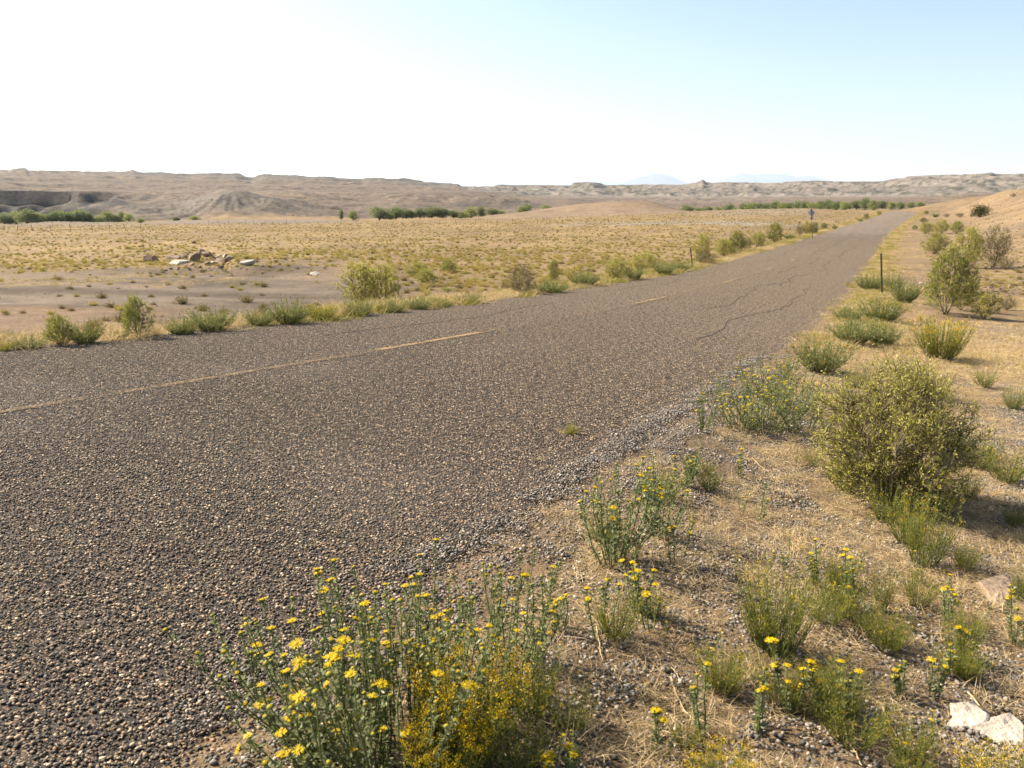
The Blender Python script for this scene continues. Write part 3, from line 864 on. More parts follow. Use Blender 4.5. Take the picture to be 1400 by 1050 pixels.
def g_fine(name, h, n, spread, leafmat, rng, nl=12, ll=.045, lw=.005, flowers=0.0, stemmat='stem', base=.07, flsize=.012, curve=.5, lo=.5, tufty=.6):
    """many thin stems with narrow leaves, yellow tops if flowers > 0"""
    P, L = stem_paths(n, h, spread, rng, base, 5, lo, curve)
    rad = np.linspace(.0028, .0011, 5)[None] * np.ones((n, 1)) * (h / .6) ** .5
    sv, sf = tubes(P, rad, 3)
    parts = [('stems', mesh_np(name + '_stems', sv, sf, M[stemmat], tint=RNG.random(len(sv))))]
    t = rng.uniform(.25, 1.0, (n, nl))
    c, tg = along(P, t)
    c = c.reshape(-1, 3); tg = tg.reshape(-1, 3)
    d = nrm(tg * tufty + nrm(rng.normal(size=c.shape)) * .75 + np.array([0, 0, .25]))
    lv, lf, lt = leaves(c, d, ll * rng.uniform(.6, 1.25, len(c)), lw * rng.uniform(.7, 1.3, len(c)), rng)
    parts.append(('foliage', mesh_np(name + '_foliage', lv, lf, M[leafmat], tint=lt)))
    if flowers > 0:
        sel = rng.random(n) < flowers
        tips = P[sel, -1]
        m = 22
        off = rng.normal(size=(len(tips), m, 3)) * np.array([.022, .022, .013]) * (flsize / .012)
        cc = (tips[:, None] + off).reshape(-1, 3)
        fv, ff, ft = leaves(cc, nrm(rng.normal(size=cc.shape) + [0, 0, .8]), flsize * rng.uniform(.6, 1.2, len(cc)), flsize * .75, rng, .8)
        parts.append(('flowers', mesh_np(name + '_flowers', fv, ff, M['yellow'], tint=ft)))
    return Plant(*parts)

def g_woody(name, h, w, leafmat, rng, mains=10, tufts=520, nl=15, ll=.03, lw=.009, dens=1.0, stemmat='twig', gap=.30, tl=.10, foot=.10):
    """shrub: limbs from one root, side branches to leafy twigs spread through an uneven dome"""
    # crown points in a lumpy dome
    pts = np.zeros((0, 3))
    ph0 = rng.uniform(0, 6.28, 5)
    while len(pts) < tufts:
        q = rng.uniform(-1, 1, (4000, 3)); q[:, 2] = q[:, 2] * .5 + .5
        az = np.arctan2(q[:, 1], q[:, 0])
        lump = .74 + .15 * np.sin(3 * az + ph0[0] + 2 * q[:, 2]) + .12 * np.sin(5 * az + ph0[1] + 5 * q[:, 2]) + .10 * np.sin(9 * az + ph0[2] - 8 * q[:, 2])
        lump = lump * (.48 + .72 * rng.random(len(q)) ** .5)
        # widest at mid height, narrowing to the root
        wid = np.where(q[:, 2] < .42, .42 + .58 * np.sqrt(np.clip(q[:, 2] / .42, 0, 1)), np.sqrt(np.clip(1 - ((q[:, 2] - .42) / .60) ** 2, 0, 1)))
        rr = np.hypot(q[:, 0], q[:, 1])
        ok = (rr < wid * lump) & (q[:, 2] > foot)
        holes = fbm(q[:, 0] * 3.1 + q[:, 2] * 2.3 + ph0[3], q[:, 1] * 3.1 - q[:, 2] * 1.9 + ph0[4], 2, int(rng.integers(1, 999))) > gap
        depth = np.maximum(rr / np.maximum(wid * lump, .05), q[:, 2])
        ok &= holes & (rng.random(len(q)) < .35 + .65 * depth ** 2)
        pts = np.vstack([pts, q[ok]])
    pts = pts[:tufts] * [w * .5, w * .5, h]
    # limbs
    az = np.arange(mains) * 2.4 + rng.uniform(-.5, .5, mains)
    sp = np.sqrt((np.arange(mains) + .5) / mains)
    end = np.stack([np.cos(az) * sp * w * .40, np.sin(az) * sp * w * .40, h * (.93 - .45 * sp ** 2) * rng.uniform(.85, 1.0, mains)], 1)
    t = np.linspace(0, 1, 8)[None, :, None]
    b = rng.normal(0, .02 * w, (mains, 3)) * [1, 1, 0]
    P = b[:, None] + (end - b)[:, None] * t
    P[:, :, 2] = end[:, None, 2] * t[..., 0] ** 1.2
    P = P + rng.normal(0, .022 * h, P.shape) * t
    # side branches: from a limb point lower down to each crown point
    flat = P[:, 1:].reshape(-1, 3)
    dd = np.linalg.norm(pts[:, None] - flat[None], axis=2) + np.where(flat[None, :, 2] > pts[:, None, 2] * .92, 5, 0)
    src = flat[dd.argmin(1)]
    t4 = np.linspace(0, 1, 4)[None, :, None]
    Q = src[:, None] + (pts - src)[:, None] * t4
    Q = Q + rng.normal(0, .012 * h, Q.shape) * np.sin(t4 * math.pi)
    outd = nrm(pts * [1, 1, .8] + [0, 0, .15 * h])
    ntw = 3
    d2 = nrm(np.repeat(outd, ntw, 0) * .7 + nrm(rng.normal(size=(tufts * ntw, 3))) * .75 + [0, 0, .25])
    L2 = h * tl * rng.uniform(.4, 1.2, len(d2)) * np.where(rng.random(len(d2)) < .14, rng.uniform(1.6, 3.4, len(d2)), 1)
    t3 = np.linspace(0, 1, 3)[None, :, None]
    S = np.repeat(pts, ntw, 0)[:, None] + d2[:, None] * L2[:, None, None] * t3
    S[..., 2] = np.maximum(S[..., 2], .01)
    r0 = .012 * h
    v1, f1 = tubes(P, np.linspace(r0, r0 * .3, 8)[None] * np.ones((mains, 1)), 5)
    v2, f2 = tubes(Q, np.linspace(r0 * .28, r0 * .13, 4)[None] * np.ones((len(Q), 1)), 3)
    v3, f3 = tubes(S, np.linspace(r0 * .14, r0 * .07, 3)[None] * np.ones((len(S), 1)), 3)
    sv = np.vstack([v1, v2, v3]); sf = np.vstack([f1, f2 + len(v1), f3 + len(v1) + len(v2)])
    c3, tg3 = along(S, rng.uniform(0, 1.0, (len(S), max(1, nl // ntw))))
    c3 = c3.reshape(-1, 3); tg3 = tg3.reshape(-1, 3)
    keep = rng.random(len(c3)) < dens
    c3, tg3 = c3[keep], tg3[keep]
    c3 = c3 + rng.normal(0, .008 * h, c3.shape)
    d3 = nrm(tg3 * .6 + nrm(rng.normal(size=c3.shape)) * .9 + [0, 0, .2])
    lv, lf, lt = leaves(c3, d3, ll * rng.uniform(.6, 1.3, len(c3)), lw * rng.uniform(.7, 1.3, len(c3)), rng)
    return Plant(('branches', mesh_np(name + '_branches', sv, sf, M[stemmat], tint=np.full(len(sv), .5))),
                 ('foliage', mesh_np(name + '_foliage', lv, lf, M[leafmat], tint=lt)))

def flower_head(rng, open_=1.0):
    """gumweed head: green sticky cup, yellow dome, short rays"""
    prof = [(.0, 0), (.60, .10), (.92, .40), (.88, .72), (.70, .9)] if open_ > .3 else [(.0, 0), (.60, .12), (.92, .45), (.80, .78), (.48, .9)]
    ns = 8
    V, Fq = [], []
    for r, z in prof:
        for a in range(ns):
            V.append((r * math.cos(a * 2 * math.pi / ns), r * math.sin(a * 2 * math.pi / ns), z))
    for i in range(len(prof) - 1):
        for a in range(ns):
            a2 = (a + 1) % ns
            Fq.append((i * ns + a, i * ns + a2, (i + 1) * ns + a2, (i + 1) * ns + a))
    bud = mesh_np('flower_cup', V, np.array(Fq), M['bud'], True, tint=rng.random(len(V)))
    D, Df, Dt = [], [], []
    dome = [(.72, .88), (.55, 1.05), (.28, 1.14), (.0, 1.17)] if open_ > .3 else [(.50, .86), (.40, .98), (.2, 1.06), (.0, 1.08)]
    for r, z in dome:
        for a in range(ns): D.append((r * math.cos(a * 2 * math.pi / ns), r * math.sin(a * 2 * math.pi / ns), z))
    for i in range(3):
        for a in range(ns):
            a2 = (a + 1) % ns
            Df.append((i * ns + a, i * ns + a2, (i + 1) * ns + a2, (i + 1) * ns + a))
    Dt = [.25] * len(D)
    if open_ > 0:
        nr_ = 17
        for a in range(nr_):
            an = a * 2 * math.pi / nr_ + rng.uniform(-.1, .1)
            l = (1.35 + rng.uniform(-.1, .3)) * open_ + .3
            z = .93 + rng.uniform(-.1, .22)
            ca, sa = math.cos(an), math.sin(an)
            k = len(D)
            D += [(.66 * ca - .09 * sa, .66 * sa + .09 * ca, .92), (.66 * ca + .09 * sa, .66 * sa - .09 * ca, .92), (l * .8 * ca + .15 * sa, l * .8 * sa - .15 * ca, z), (l * ca, l * sa, z - .04), (l * .8 * ca - .15 * sa, l * .8 * sa + .15 * ca, z)]
            Df.append((k, k + 1, k + 2, k + 4)); Df.append((k + 4, k + 2, k + 3, k + 3))
            Dt += [.55 + rng.uniform(-.2, .4)] * 5
    q = np.array([f for f in Df if len(set(f)) == 4]); tr = np.array([f[:3] for f in Df if len(set(f)) == 3]).reshape(-1, 3)
    pet = mesh_np('petals', D, [q, tr] if len(tr) else q, M['yellow'], False, tint=np.array(Dt))
    return bud, pet
HEADS = [flower_head(RNG, o) for o in (1.0, .8, 1.1, .25, 0.0)]

def mesh_xyz(me):
    a = np.zeros(len(me.vertices) * 3, np.float32); me.vertices.foreach_get('co', a)
    t = np.zeros(len(me.vertices), np.float32); me.attributes['tint'].data.foreach_get('value', t)
    q = np.array([p.vertices[:] for p in me.polygons if len(p.vertices) == 4]).reshape(-1, 4)
    tr = np.array([p.vertices[:] for p in me.polygons if len(p.vertices) == 3]).reshape(-1, 3)
    return a.reshape(-1, 3), q, tr, t
HEAD_NP = [(mesh_xyz(b), mesh_xyz(p)) for b, p in HEADS]

def g_gumweed(name, h, n, spread, rng, headsize=.0085, nl=20, ll=.030, separate=False, base=.05, heads_per=3, lean=None, openp=(.28, .2, .12, .2, .2)):
    """leafy stems that fork near the top and carry yellow heads"""
    P, L = stem_paths(n, h * .86, spread, rng, base, 6, .5, .45)
    if lean is not None:
        P = P + np.array(lean)[None, None] * (P[..., 2:3] / h) ** 1.4
    paths, rads = [P], [np.linspace(.0032, .0018, 6)[None] * np.ones((n, 1))]
    ns = rng.integers(1, heads_per + 1, n)
    tips, tdir = [], []
    B = []
    for i in range(n):
        for k in range(ns[i]):
            t0 = 1.0 if k == 0 else rng.uniform(.62, .95)
            c, tg = along(P[i:i + 1], np.array([[t0]]))
            c, tg = c[0, 0], tg[0, 0]
            d = nrm(tg + rng.normal(0, .38 if k else .12, 3) + np.array([0, 0, .3]))
            l = h * rng.uniform(.08, .22)
            B.append(np.stack([c + d * l * q for q in np.linspace(0, 1, 6)]))
            tips.append(c + d * l); tdir.append(nrm(d + np.array([0, 0, .35])))
    B = np.array(B)
    v1, f1 = tubes(P, rads[0], 4); v2, f2 = tubes(B, np.linspace(.0018, .0014, 6)[None] * np.ones((len(B), 1)), 4)
    sv = np.vstack([v1, v2]); sf = np.vstack([f1, f2 + len(v1)])
    allp = np.concatenate([P, B])
    nl = int(nl * 1.7); m = np.concatenate([np.full(n, nl), np.full(len(B), max(4, nl // 4))])
    cs, ds = [], []
    for q in range(nl):
        sel = m > q
        c, tg = along(allp[sel], rng.uniform(.12, .97, (sel.sum(), 1)))
        cs.append(c[:, 0]); ds.append(tg[:, 0])
    c, tg = np.vstack(cs), np.vstack(ds)
    d = nrm(tg * .55 + nrm(rng.normal(size=c.shape) * [1, 1, .4]) * .9)
    lv, lf, lt = leaves(c, d, ll * rng.uniform(.5, 1.2, len(c)), ll * .36 * rng.uniform(.7, 1.3, len(c)), rng, .8)
    pl = Plant(('stems', mesh_np(name + '_stems', sv, sf, M['stem'], tint=rng.random(len(sv)))),
               ('foliage', mesh_np(name + '_foliage', lv, lf, M['leaf_gum'], tint=lt)))
    hs = []
    for p, d in zip(tips, tdir):
        k = int(rng.choice(5, p=openp))
        rot = Vector((0, 0, 1)).rotation_difference(Vector(d))
        hs.append((k, Vector(p) - Vector(d) * headsize * .2, rot, headsize * rng.uniform(.8, 1.2)))
    pl.heads = hs
    if not separate:
        for part, idx, mat in (('flower_cups', 0, 'bud'), ('flowers', 1, 'yellow')):
            VV, Q, T, TT, off = [], [], [], [], 0
            for k, p, rot, s in hs:
                v, q, tr, tt = HEAD_NP[k][idx]
                mtx = np.array(rot.to_matrix())
                VV.append(v @ mtx.T * s + np.array(p)); Q.append(q + off); T.append(tr + off); TT.append(tt); off += len(v)
            pl.parts.append((part, mesh_np(name + '_' + part, np.vstack(VV), [np.vstack(Q), np.vstack(T)], M[mat], tint=np.concatenate(TT))))
        pl.heads = None
    return pl

def put(plant, name, loc, label, cat, group=None, scale=1.0, yaw=None):
    e = bpy.data.objects.new(name, None)
    COL.objects.link(e)
    e.empty_display_size = .1
    e.location = loc
    e.rotation_euler = (0, 0, random.uniform(0, 6.283) if yaw is None else yaw)
    e.scale = (scale,) * 3 if np.isscalar(scale) else scale
    tag(e, label, cat, group)
    for pn, me in plant.parts:
        o = obj(pn, me, e)
        if pn in ('flowers', 'flower_cups', 'foliage', 'stems') : o['kind'] = 'stuff'
    if getattr(plant, 'heads', None):
        for k, p, rot, s in plant.heads:
            c = obj('flower_head', HEADS[k][0], e, p, rot.to_euler(), s)
            obj('petals', HEADS[k][1], c)
    return e

# ------------------------------------------------------------------ plant library
r1 = np.random.default_rng(11)
SAGE = [g_fine('sage_%d' % i, .6, 210, .95, 'leaf_sage', r1, 20, .055, .011, stemmat='stem', base=.16, lo=.35) for i in range(3)]
SAGE_Y = [g_fine('sage_flowering_%d' % i, .6, 210, .85, 'leaf_sage', r1, 20, .05, .010, flowers=.14, base=.15, lo=.35) for i in range(2)]
RABBIT = [g_fine('rabbitbrush_%d' % i, .6, 230, .75, 'leaf_rabbit', r1, 20, .05, .0065, flowers=.35, base=.16, lo=.45) for i in range(3)]
SNAKE = [g_fine('snakeweed_%d' % i, .4, 150, .55, 'leaf_rabbit', r1, 18, .03, .004, flowers=.95, base=.09, flsize=.0085, lo=.72) for i in range(3)]
SNAKE_M = [g_fine('snakeweed_sparse_%d' % i, .4, 90, .6, 'leaf_rabbit', r1, 18, .03, .004, flowers=.22, base=.08, flsize=.006, lo=.5) for i in range(3)]
SNAKE_G = [g_fine('snakeweed_green_%d' % i, .4, 85, .55, 'leaf_rabbit', r1, 13, .03, .0038, flowers=.06, base=.06, flsize=.006, lo=.45) for i in range(2)]
GREASE = [g_woody('greasewood_%d' % i, 1.0, 1.1, 'leaf_olive', r1, 11, 380, 15, .045, .014, gap=.38) for i in range(3)]
BUSH = [g_woody('green_bush_%d' % i, 1.0, 1.1, 'leaf_green', r1, 11, 400, 15, .045, .014, gap=.36) for i in range(2)]
BROWN = [g_woody('brown_bush_%d' % i, 1.0, 1.1, 'leaf_brown', r1, 10, 400, 9, .04, .012, gap=.36) for i in range(2)]
DEAD = [g_woody('dead_bush', 1.0, .8, 'leaf_brown', r1, 9, 260, 3, .03, .008)]
SALT = g_woody('saltbush', 1.0, 1.15, 'leaf_olive', np.random.default_rng(5), 17, 1700, 15, .024, .0085, tl=.095, gap=.42, foot=.08)
GUM = [g_gumweed('gumweed_%d' % i, .42, 13, .55, r1) for i in range(3)]
GUM_THIN = [g_gumweed('gumweed_thin_%d' % i, .36, 3, .22, r1, nl=16, base=.015, heads_per=3) for i in range(3)]
GUM_BIG = [g_gumweed('gumweed_large_%d' % i, .5, 30, .85, r1, nl=22, ll=.032, base=.12, heads_per=3) for i in range(2)]

def ground_px(loc):
    """pixels per metre at a spot"""
    return F / (loc[1] * math.cos(PIT) - loc[2] * math.sin(PIT))

def bush(lib, name, u, v, hpx, wpx, h0, w0, label, cat='shrub', group=None, k=0, yaw=None):
    p = at(u, v)
    m = ground_px(p)
    sh, sw = hpx / m / h0, wpx / m / w0
    p.z -= .01
    return put(lib[k % len(lib)], name, p, label, cat, group, (sw, sw, sh), yaw)

# ------------------------------------------------------------------ shrubs along the far edge of the road
LE = 'shrubs along the left edge of the road'
for i, (lib, nm, u, v, h, w, h0, w0, lab) in enumerate([
    (RABBIT, 'rabbitbrush', 3, 482, 16, 26, .6, .8, 'small yellow-topped rabbitbrush at the road edge beside the low grey-green herb'),
    (SAGE, 'sagebrush', 36, 477, 20, 55, .6, 1.0, 'low grey-green herb hugging the road edge beside the yellow-flecked bush'),
    (BUSH, 'rabbitbrush', 84, 473, 42, 46, 1, 1.1, 'dense green bush with yellow flecks at the road edge'),
    (SAGE_Y, 'rabbitbrush', 118, 470, 36, 50, .6, .9, 'looser green bush with yellow flowers beside the denser green bush'),
    (BUSH, 'greasewood', 188, 462, 56, 46, 1, 1.1, 'tall narrow grey-green bush at the road edge beside pale dry grass'),
    (SAGE, 'sagebrush', 165, 464, 16, 30, .6, 1.0, 'low grey-green sprig at the foot of the tall narrow bush'),
    (SAGE, 'sagebrush', 248, 458, 30, 48, .6, 1.0, 'grey-green sagebrush, first of the pair beyond the tall narrow bush'),
    (SAGE, 'sagebrush', 290, 453, 38, 66, .6, 1.0, 'wide pale sagebrush, second of the pair beyond the tall narrow bush'),
    (RABBIT, 'rabbitbrush', 258, 458, 16, 20, .6, .8, 'small yellow-green tuft in front of the wide pale sagebrush'),
    (SAGE, 'sagebrush', 356, 445, 24, 44, .6, 1.0, 'dark green low brush at the road edge before the tall pale brush'),
    (SAGE, 'sagebrush', 395, 443, 40, 60, .6, 1.0, 'tall pale grey-green brush leaning over the road edge'),
    (RABBIT, 'rabbitbrush', 440, 438, 24, 40, .6, .8, 'yellow-green brush between the tall pale brush and the large olive greasewood'),
    (GREASE, 'greasewood', 495, 422, 62, 56, 1, 1.1, 'large olive greasewood by the road, its left half'),
    (GREASE, 'greasewood', 527, 420, 56, 52, 1, 1.1, 'large olive greasewood by the road, its right half'),
    (SAGE, 'sagebrush', 490, 433, 28, 44, .6, 1.0, 'grey-green brush at the foot of the large olive greasewood'),
    (SAGE, 'sagebrush', 539, 430, 25, 34, .6, 1.0, 'rounded grey-green brush at the road edge by the large olive greasewood'),
    (SAGE, 'sagebrush', 572, 424, 20, 40, .6, 1.0, 'low brush just past the rounded brush on the road edge'),
    (GREASE, 'greasewood', 583, 390, 22, 40, 1, 1.1, 'small olive greasewood on rubble behind the road-edge brush'),
    (BUSH, 'greasewood', 614, 374, 18, 26, 1, 1.1, 'small rounded green bush on the plain behind the rubble'),
    (GREASE, 'greasewood', 570, 378, 20, 40, 1, 1.1, 'olive bush behind the small greasewood on rubble'),
    (SAGE, 'sagebrush', 602, 421, 14, 34, .6, 1.0, 'very low brush on the bare stretch of the road edge'),
    (SAGE, 'sagebrush', 642, 415, 15, 40, .6, 1.0, 'low brush beyond the bare stretch of the road edge'),
    (BROWN, 'greasewood', 712, 402, 40, 52, 1, 1.1, 'brownish half-bare bush at the road edge'),
    (BUSH, 'greasewood', 757, 386, 30, 16, 1, 1.1, 'thin upright bush with a dark stem beside the brownish bush'),
    (SAGE, 'sagebrush', 752, 400, 20, 60, .6, 1.0, 'low blue-grey sagebrush mat in front of the thin upright bush'),
    (SAGE, 'sagebrush', 798, 391, 24, 46, .6, 1.0, 'pale green sagebrush beyond the blue-grey mat'),
    (GREASE, 'greasewood', 842, 384, 30, 44, 1, 1.1, 'olive bush at the road edge before the marker post'),
    (SAGE, 'sagebrush', 866, 382, 20, 30, .6, 1.0, 'rounded pale sagebrush in front of the olive bush'),
    (GREASE, 'greasewood', 880, 372, 26, 46, 1, 1.1, 'loose olive bush behind the rounded sagebrush'),
    (SAGE, 'sagebrush', 908, 376, 22, 34, .6, 1.0, 'rounded pale sagebrush close to the far-side marker post'),
    (SAGE, 'sagebrush', 930, 371, 16, 30, .6, 1.0, 'low sagebrush at the foot of the far-side marker post'),
    (GREASE, 'greasewood', 959, 357, 36, 28, 1, 1.1, 'tall dark olive bush just past the far-side marker post'),
    (BROWN, 'greasewood', 964, 361, 18, 34, 1, 1.1, 'brownish bush beneath the tall dark olive bush'),
    (GREASE, 'greasewood', 990, 351, 24, 32, 1, 1.1, 'olive bush, first past the tall dark one'),
    (BUSH, 'greasewood', 1005, 347, 30, 30, 1, 1.1, 'taller olive bush, second past the tall dark one'),
    (BROWN, 'greasewood', 1020, 342, 18, 18, 1, 1.1, 'small brownish bush, third past the tall dark one'),
    (GREASE, 'greasewood', 1036, 338, 20, 26, 1, 1.1, 'olive bush, fourth past the tall dark one'),
    (BUSH, 'greasewood', 1059, 332, 26, 26, 1, 1.1, 'peaked green bush halfway to the diamond sign'),
    (SAGE, 'sagebrush', 1079, 328, 12, 18, .6, 1.0, 'rounded pale bush before the diamond sign'),
    (BROWN, 'greasewood', 1093, 322, 16, 14, 1, 1.1, 'dark bush just before the diamond sign'),
    (GREASE, 'greasewood', 1103, 321, 18, 16, 1, 1.1, 'olive bush beneath the diamond sign'),
    (BUSH, 'greasewood', 1113, 320, 16, 12, 1, 1.1, 'green bush at the foot of the diamond sign post'),
    (BUSH, 'greasewood', 1126, 314, 9, 10, 1, 1.1, 'small green bush just past the diamond sign'),
    (SAGE, 'sagebrush', 1141, 313, 6, 8, .6, 1.0, 'tiny low bush past the diamond sign'),
    (BUSH, 'greasewood', 1184, 300, 8, 8, 1, 1.1, 'small dark green bush on the far road edge near the crest'),
    (SAGE, 'sagebrush', 1176, 303, 5, 8, .6, 1.0, 'tiny grey bush beside the small dark green bush near the crest'),
    (GREASE, 'greasewood', 1201, 294, 6, 9, 1, 1.1, 'small olive bush on the road edge just before the crest'),
    (GREASE, 'greasewood', 1221, 281, 4, 6, 1, 1.1, 'dark bush speck at the road crest'),
]):
    bush(lib, nm, u, v, h, w, h0, w0, lab, 'shrub', LE, i)

# ------------------------------------------------------------------ shrubs on the right side
RE = 'shrubs on the right verge and bank'
for i, (lib, nm, u, v, h, w, h0, w0, lab) in enumerate([
    ([SALT], 'saltbush', 1213, 690, 196, 218, 1.0, 1.15, 'largest olive saltbush on the gravelly verge, casting a black shadow'),
    (SAGE_Y, 'rabbitbrush', 1121, 508, 52, 74, .6, .9, 'grey-green rabbitbrush with yellow tips on the verge behind the large saltbush'),
    (RABBIT, 'rabbitbrush', 1284, 492, 64, 66, .6, .8, 'round bright yellow-green rabbitbrush on the bank'),
    (SAGE, 'sagebrush', 1168, 470, 42, 66, .6, 1.0, 'grey-green sagebrush, nearest of the verge row to the rabbitbrush'),
    (SAGE, 'sagebrush', 1206, 472, 36, 52, .6, 1.0, 'grey-green sagebrush beside the round yellow-green rabbitbrush'),
    (SAGE_Y, 'sagebrush', 1205, 440, 36, 60, .6, .9, 'sagebrush in the middle of the verge row below the marker post'),
    (SAGE, 'sagebrush', 1160, 440, 26, 40, .6, 1.0, 'low sagebrush on the gravel edge of the verge row'),
    (SAGE, 'sagebrush', 1190, 397, 26, 40, .6, 1.0, 'sagebrush at the road edge in front of the near-side marker post'),
    (SAGE, 'sagebrush', 1236, 414, 38, 44, .6, 1.0, 'grey-green sagebrush just right of the near-side marker post'),
    (SAGE, 'sagebrush', 1222, 396, 24, 30, .6, 1.0, 'smaller sagebrush behind the near-side marker post'),
    (BUSH, 'greasewood', 1293, 430, 88, 66, 1, 1.1, 'tall bright green greasewood on the right bank'),
    (GREASE, 'greasewood', 1312, 424, 50, 40, 1, 1.1, 'lower limb of green greasewood leaning off the tall bright one'),
    (GREASE, 'saltbush', 1345, 436, 38, 46, 1, 1.1, 'rounded saltbush on bare soil below the tall green greasewood'),
    (DEAD, 'dead_bush', 1330, 398, 40, 22, 1, 1.1, 'pinkish brown dead bush between the greasewoods and the rubble'),
    (GREASE, 'greasewood', 1320, 366, 52, 48, 1, 1.1, 'loose olive greasewood behind the tall bright green one'),
    (BROWN, 'greasewood', 1357, 366, 56, 44, 1, 1.1, 'dark brownish greasewood at the end of the bank row'),
    (BROWN, 'greasewood', 1374, 369, 18, 24, 1, 1.1, 'low dark bush at the foot of the dark brownish greasewood'),
    (GREASE, 'greasewood', 1277, 347, 30, 38, 1, 1.1, 'rounded olive greasewood with a black shadow at the front of the bank row'),
    (GREASE, 'greasewood', 1265, 320, 16, 22, 1, 1.1, 'olive bush, first of the back row across the bank'),
    (GREASE, 'greasewood', 1287, 319, 18, 24, 1, 1.1, 'olive bush, second of the back row across the bank'),
    (BUSH, 'greasewood', 1308, 320, 17, 22, 1, 1.1, 'green bush, third of the back row across the bank'),
    (GREASE, 'greasewood', 1328, 322, 12, 14, 1, 1.1, 'small olive bush, last of the back row across the bank'),
    (BROWN, 'greasewood', 1377, 424, 20, 26, 1, 1.1, 'small brown bush beside the rubble on the bank'),
    (SAGE, 'sagebrush', 1279, 297, 7, 10, .6, 1.0, 'small bush on the far bank, first before the juniper'),
    (BROWN, 'sagebrush', 1294, 297, 5, 9, 1, 1.1, 'small bush on the far bank, second before the juniper'),
    (BROWN, 'sagebrush', 1312, 297, 6, 12, 1, 1.1, 'small bush on the far bank, third before the juniper'),
    (BROWN, 'sagebrush', 1328, 297, 5, 6, 1, 1.1, 'small bush touching the juniper'),
    (BROWN, 'greasewood', 1385, 269, 5, 8, 1, 1.1, 'dark bush on the skyline of the right bank'),
    (BUSH, 'greasewood', 1262, 305, 7, 12, 1, 1.1, 'green bush on the right road edge toward the crest'),
    (BUSH, 'greasewood', 1266, 293, 5, 8, 1, 1.1, 'small green bush on the right road edge near the crest'),
    (BUSH, 'greasewood', 1250, 314, 6, 10, 1, 1.1, 'low green bush on the right road edge below the crest'),
    (BUSH, 'greasewood', 1258, 281, 4, 7, 1, 1.1, 'tiny bush beside the road at the crest'),
]):
    bush(lib, nm, u, v, h, w, h0, w0, lab, 'shrub', RE, i)
# ------------------------------------------------------------------ flowering plants on the near verge
GW = 'yellow-flowered weeds on the near verge'
def gum_near(name, u, v, hpx, n, spread, seed, label, base=.08, lean=None, headsize=.0085, **kw):
    """a gumweed close to the camera: every flower head is its own part"""
    p = at(u, v); h = hpx / ground_px(p) / .95
    pl = g_gumweed('near_' + str(seed), h, n, spread, np.random.default_rng(seed), headsize, separate=True, base=base, lean=lean, **kw)
    p.z -= .005
    return put(pl, name, p, label, 'weed', GW, 1.0, 0.0)
for k, (u, v, h, n, sp, ln, lab) in enumerate([
    (455, 1030, 225, 34, .62, (-.09, .03, 0), 'sprawling gumweed with big open yellow heads leaning over the pavement'),
    (520, 1075, 285, 36, .50, (-.03, .05, 0), 'tallest gumweed in the big clump at the pavement edge'),
    (560, 1020, 225, 26, .45, (.0, .06, 0), 'gumweed at the back of the big clump beside the bright snakeweed'),
    (470, 1100, 190, 26, .60, (-.06, 0, 0), 'low leafy gumweed at the front of the big clump'),
    (630, 985, 190, 20, .42, (.02, .05, 0), 'gumweed with small heads behind the bright snakeweed clump'),
    (700, 915, 140, 18, .42, (0, 0, 0), 'gumweed at the pavement edge beyond the bright snakeweed clump')]):
    gum_near('gumweed', u, v, h, n, sp, 301 + k, lab, .11, ln, (.0095, .009, .0085, .009, .0075, .0075)[k], heads_per=3, nl=34, ll=.021, openp=(.18, .13, .09, .30, .30))
gum_near('gumweed', 842, 770, 135, 24, .50, 304, 'bushy gumweed with a dark base on the road edge', .09, None, .0085, heads_per=3, nl=24)
gum_near('gumweed', 905, 735, 110, 13, .45, 305, 'looser gumweed just beyond the bushy one on the road edge', .07, None, .008, heads_per=3, nl=22)
gum_near('gumweed', 930, 665, 60, 9, .5, 306, 'small gumweed halfway between the bushy one and the dense yellow patch', .06, None, .008, heads_per=3)
gum_near('gumweed', 962, 590, 55, 7, .4, 307, 'small gumweed at the pavement edge below the dense yellow patch', .05, None, .008, heads_per=3)
for k, (u, v, h, n, lab) in enumerate([
    (1012, 585, 70, 22, 'gumweed in the dense yellow patch, on its road side'),
    (1045, 588, 80, 24, 'gumweed in the dense yellow patch, on its front edge'),
    (1080, 565, 72, 22, 'gumweed in the dense yellow patch, on its saltbush side'),
    (1050, 545, 64, 22, 'gumweed in the dense yellow patch, at its back'),
    (1100, 590, 60, 12, 'sparse gumweed between the dense yellow patch and the saltbush')]):
    gum_near('gumweed', u, v, h, int(n * 2.0), .75, 320 + k, lab, .17, None, .0085, heads_per=3, nl=20, ll=.026)
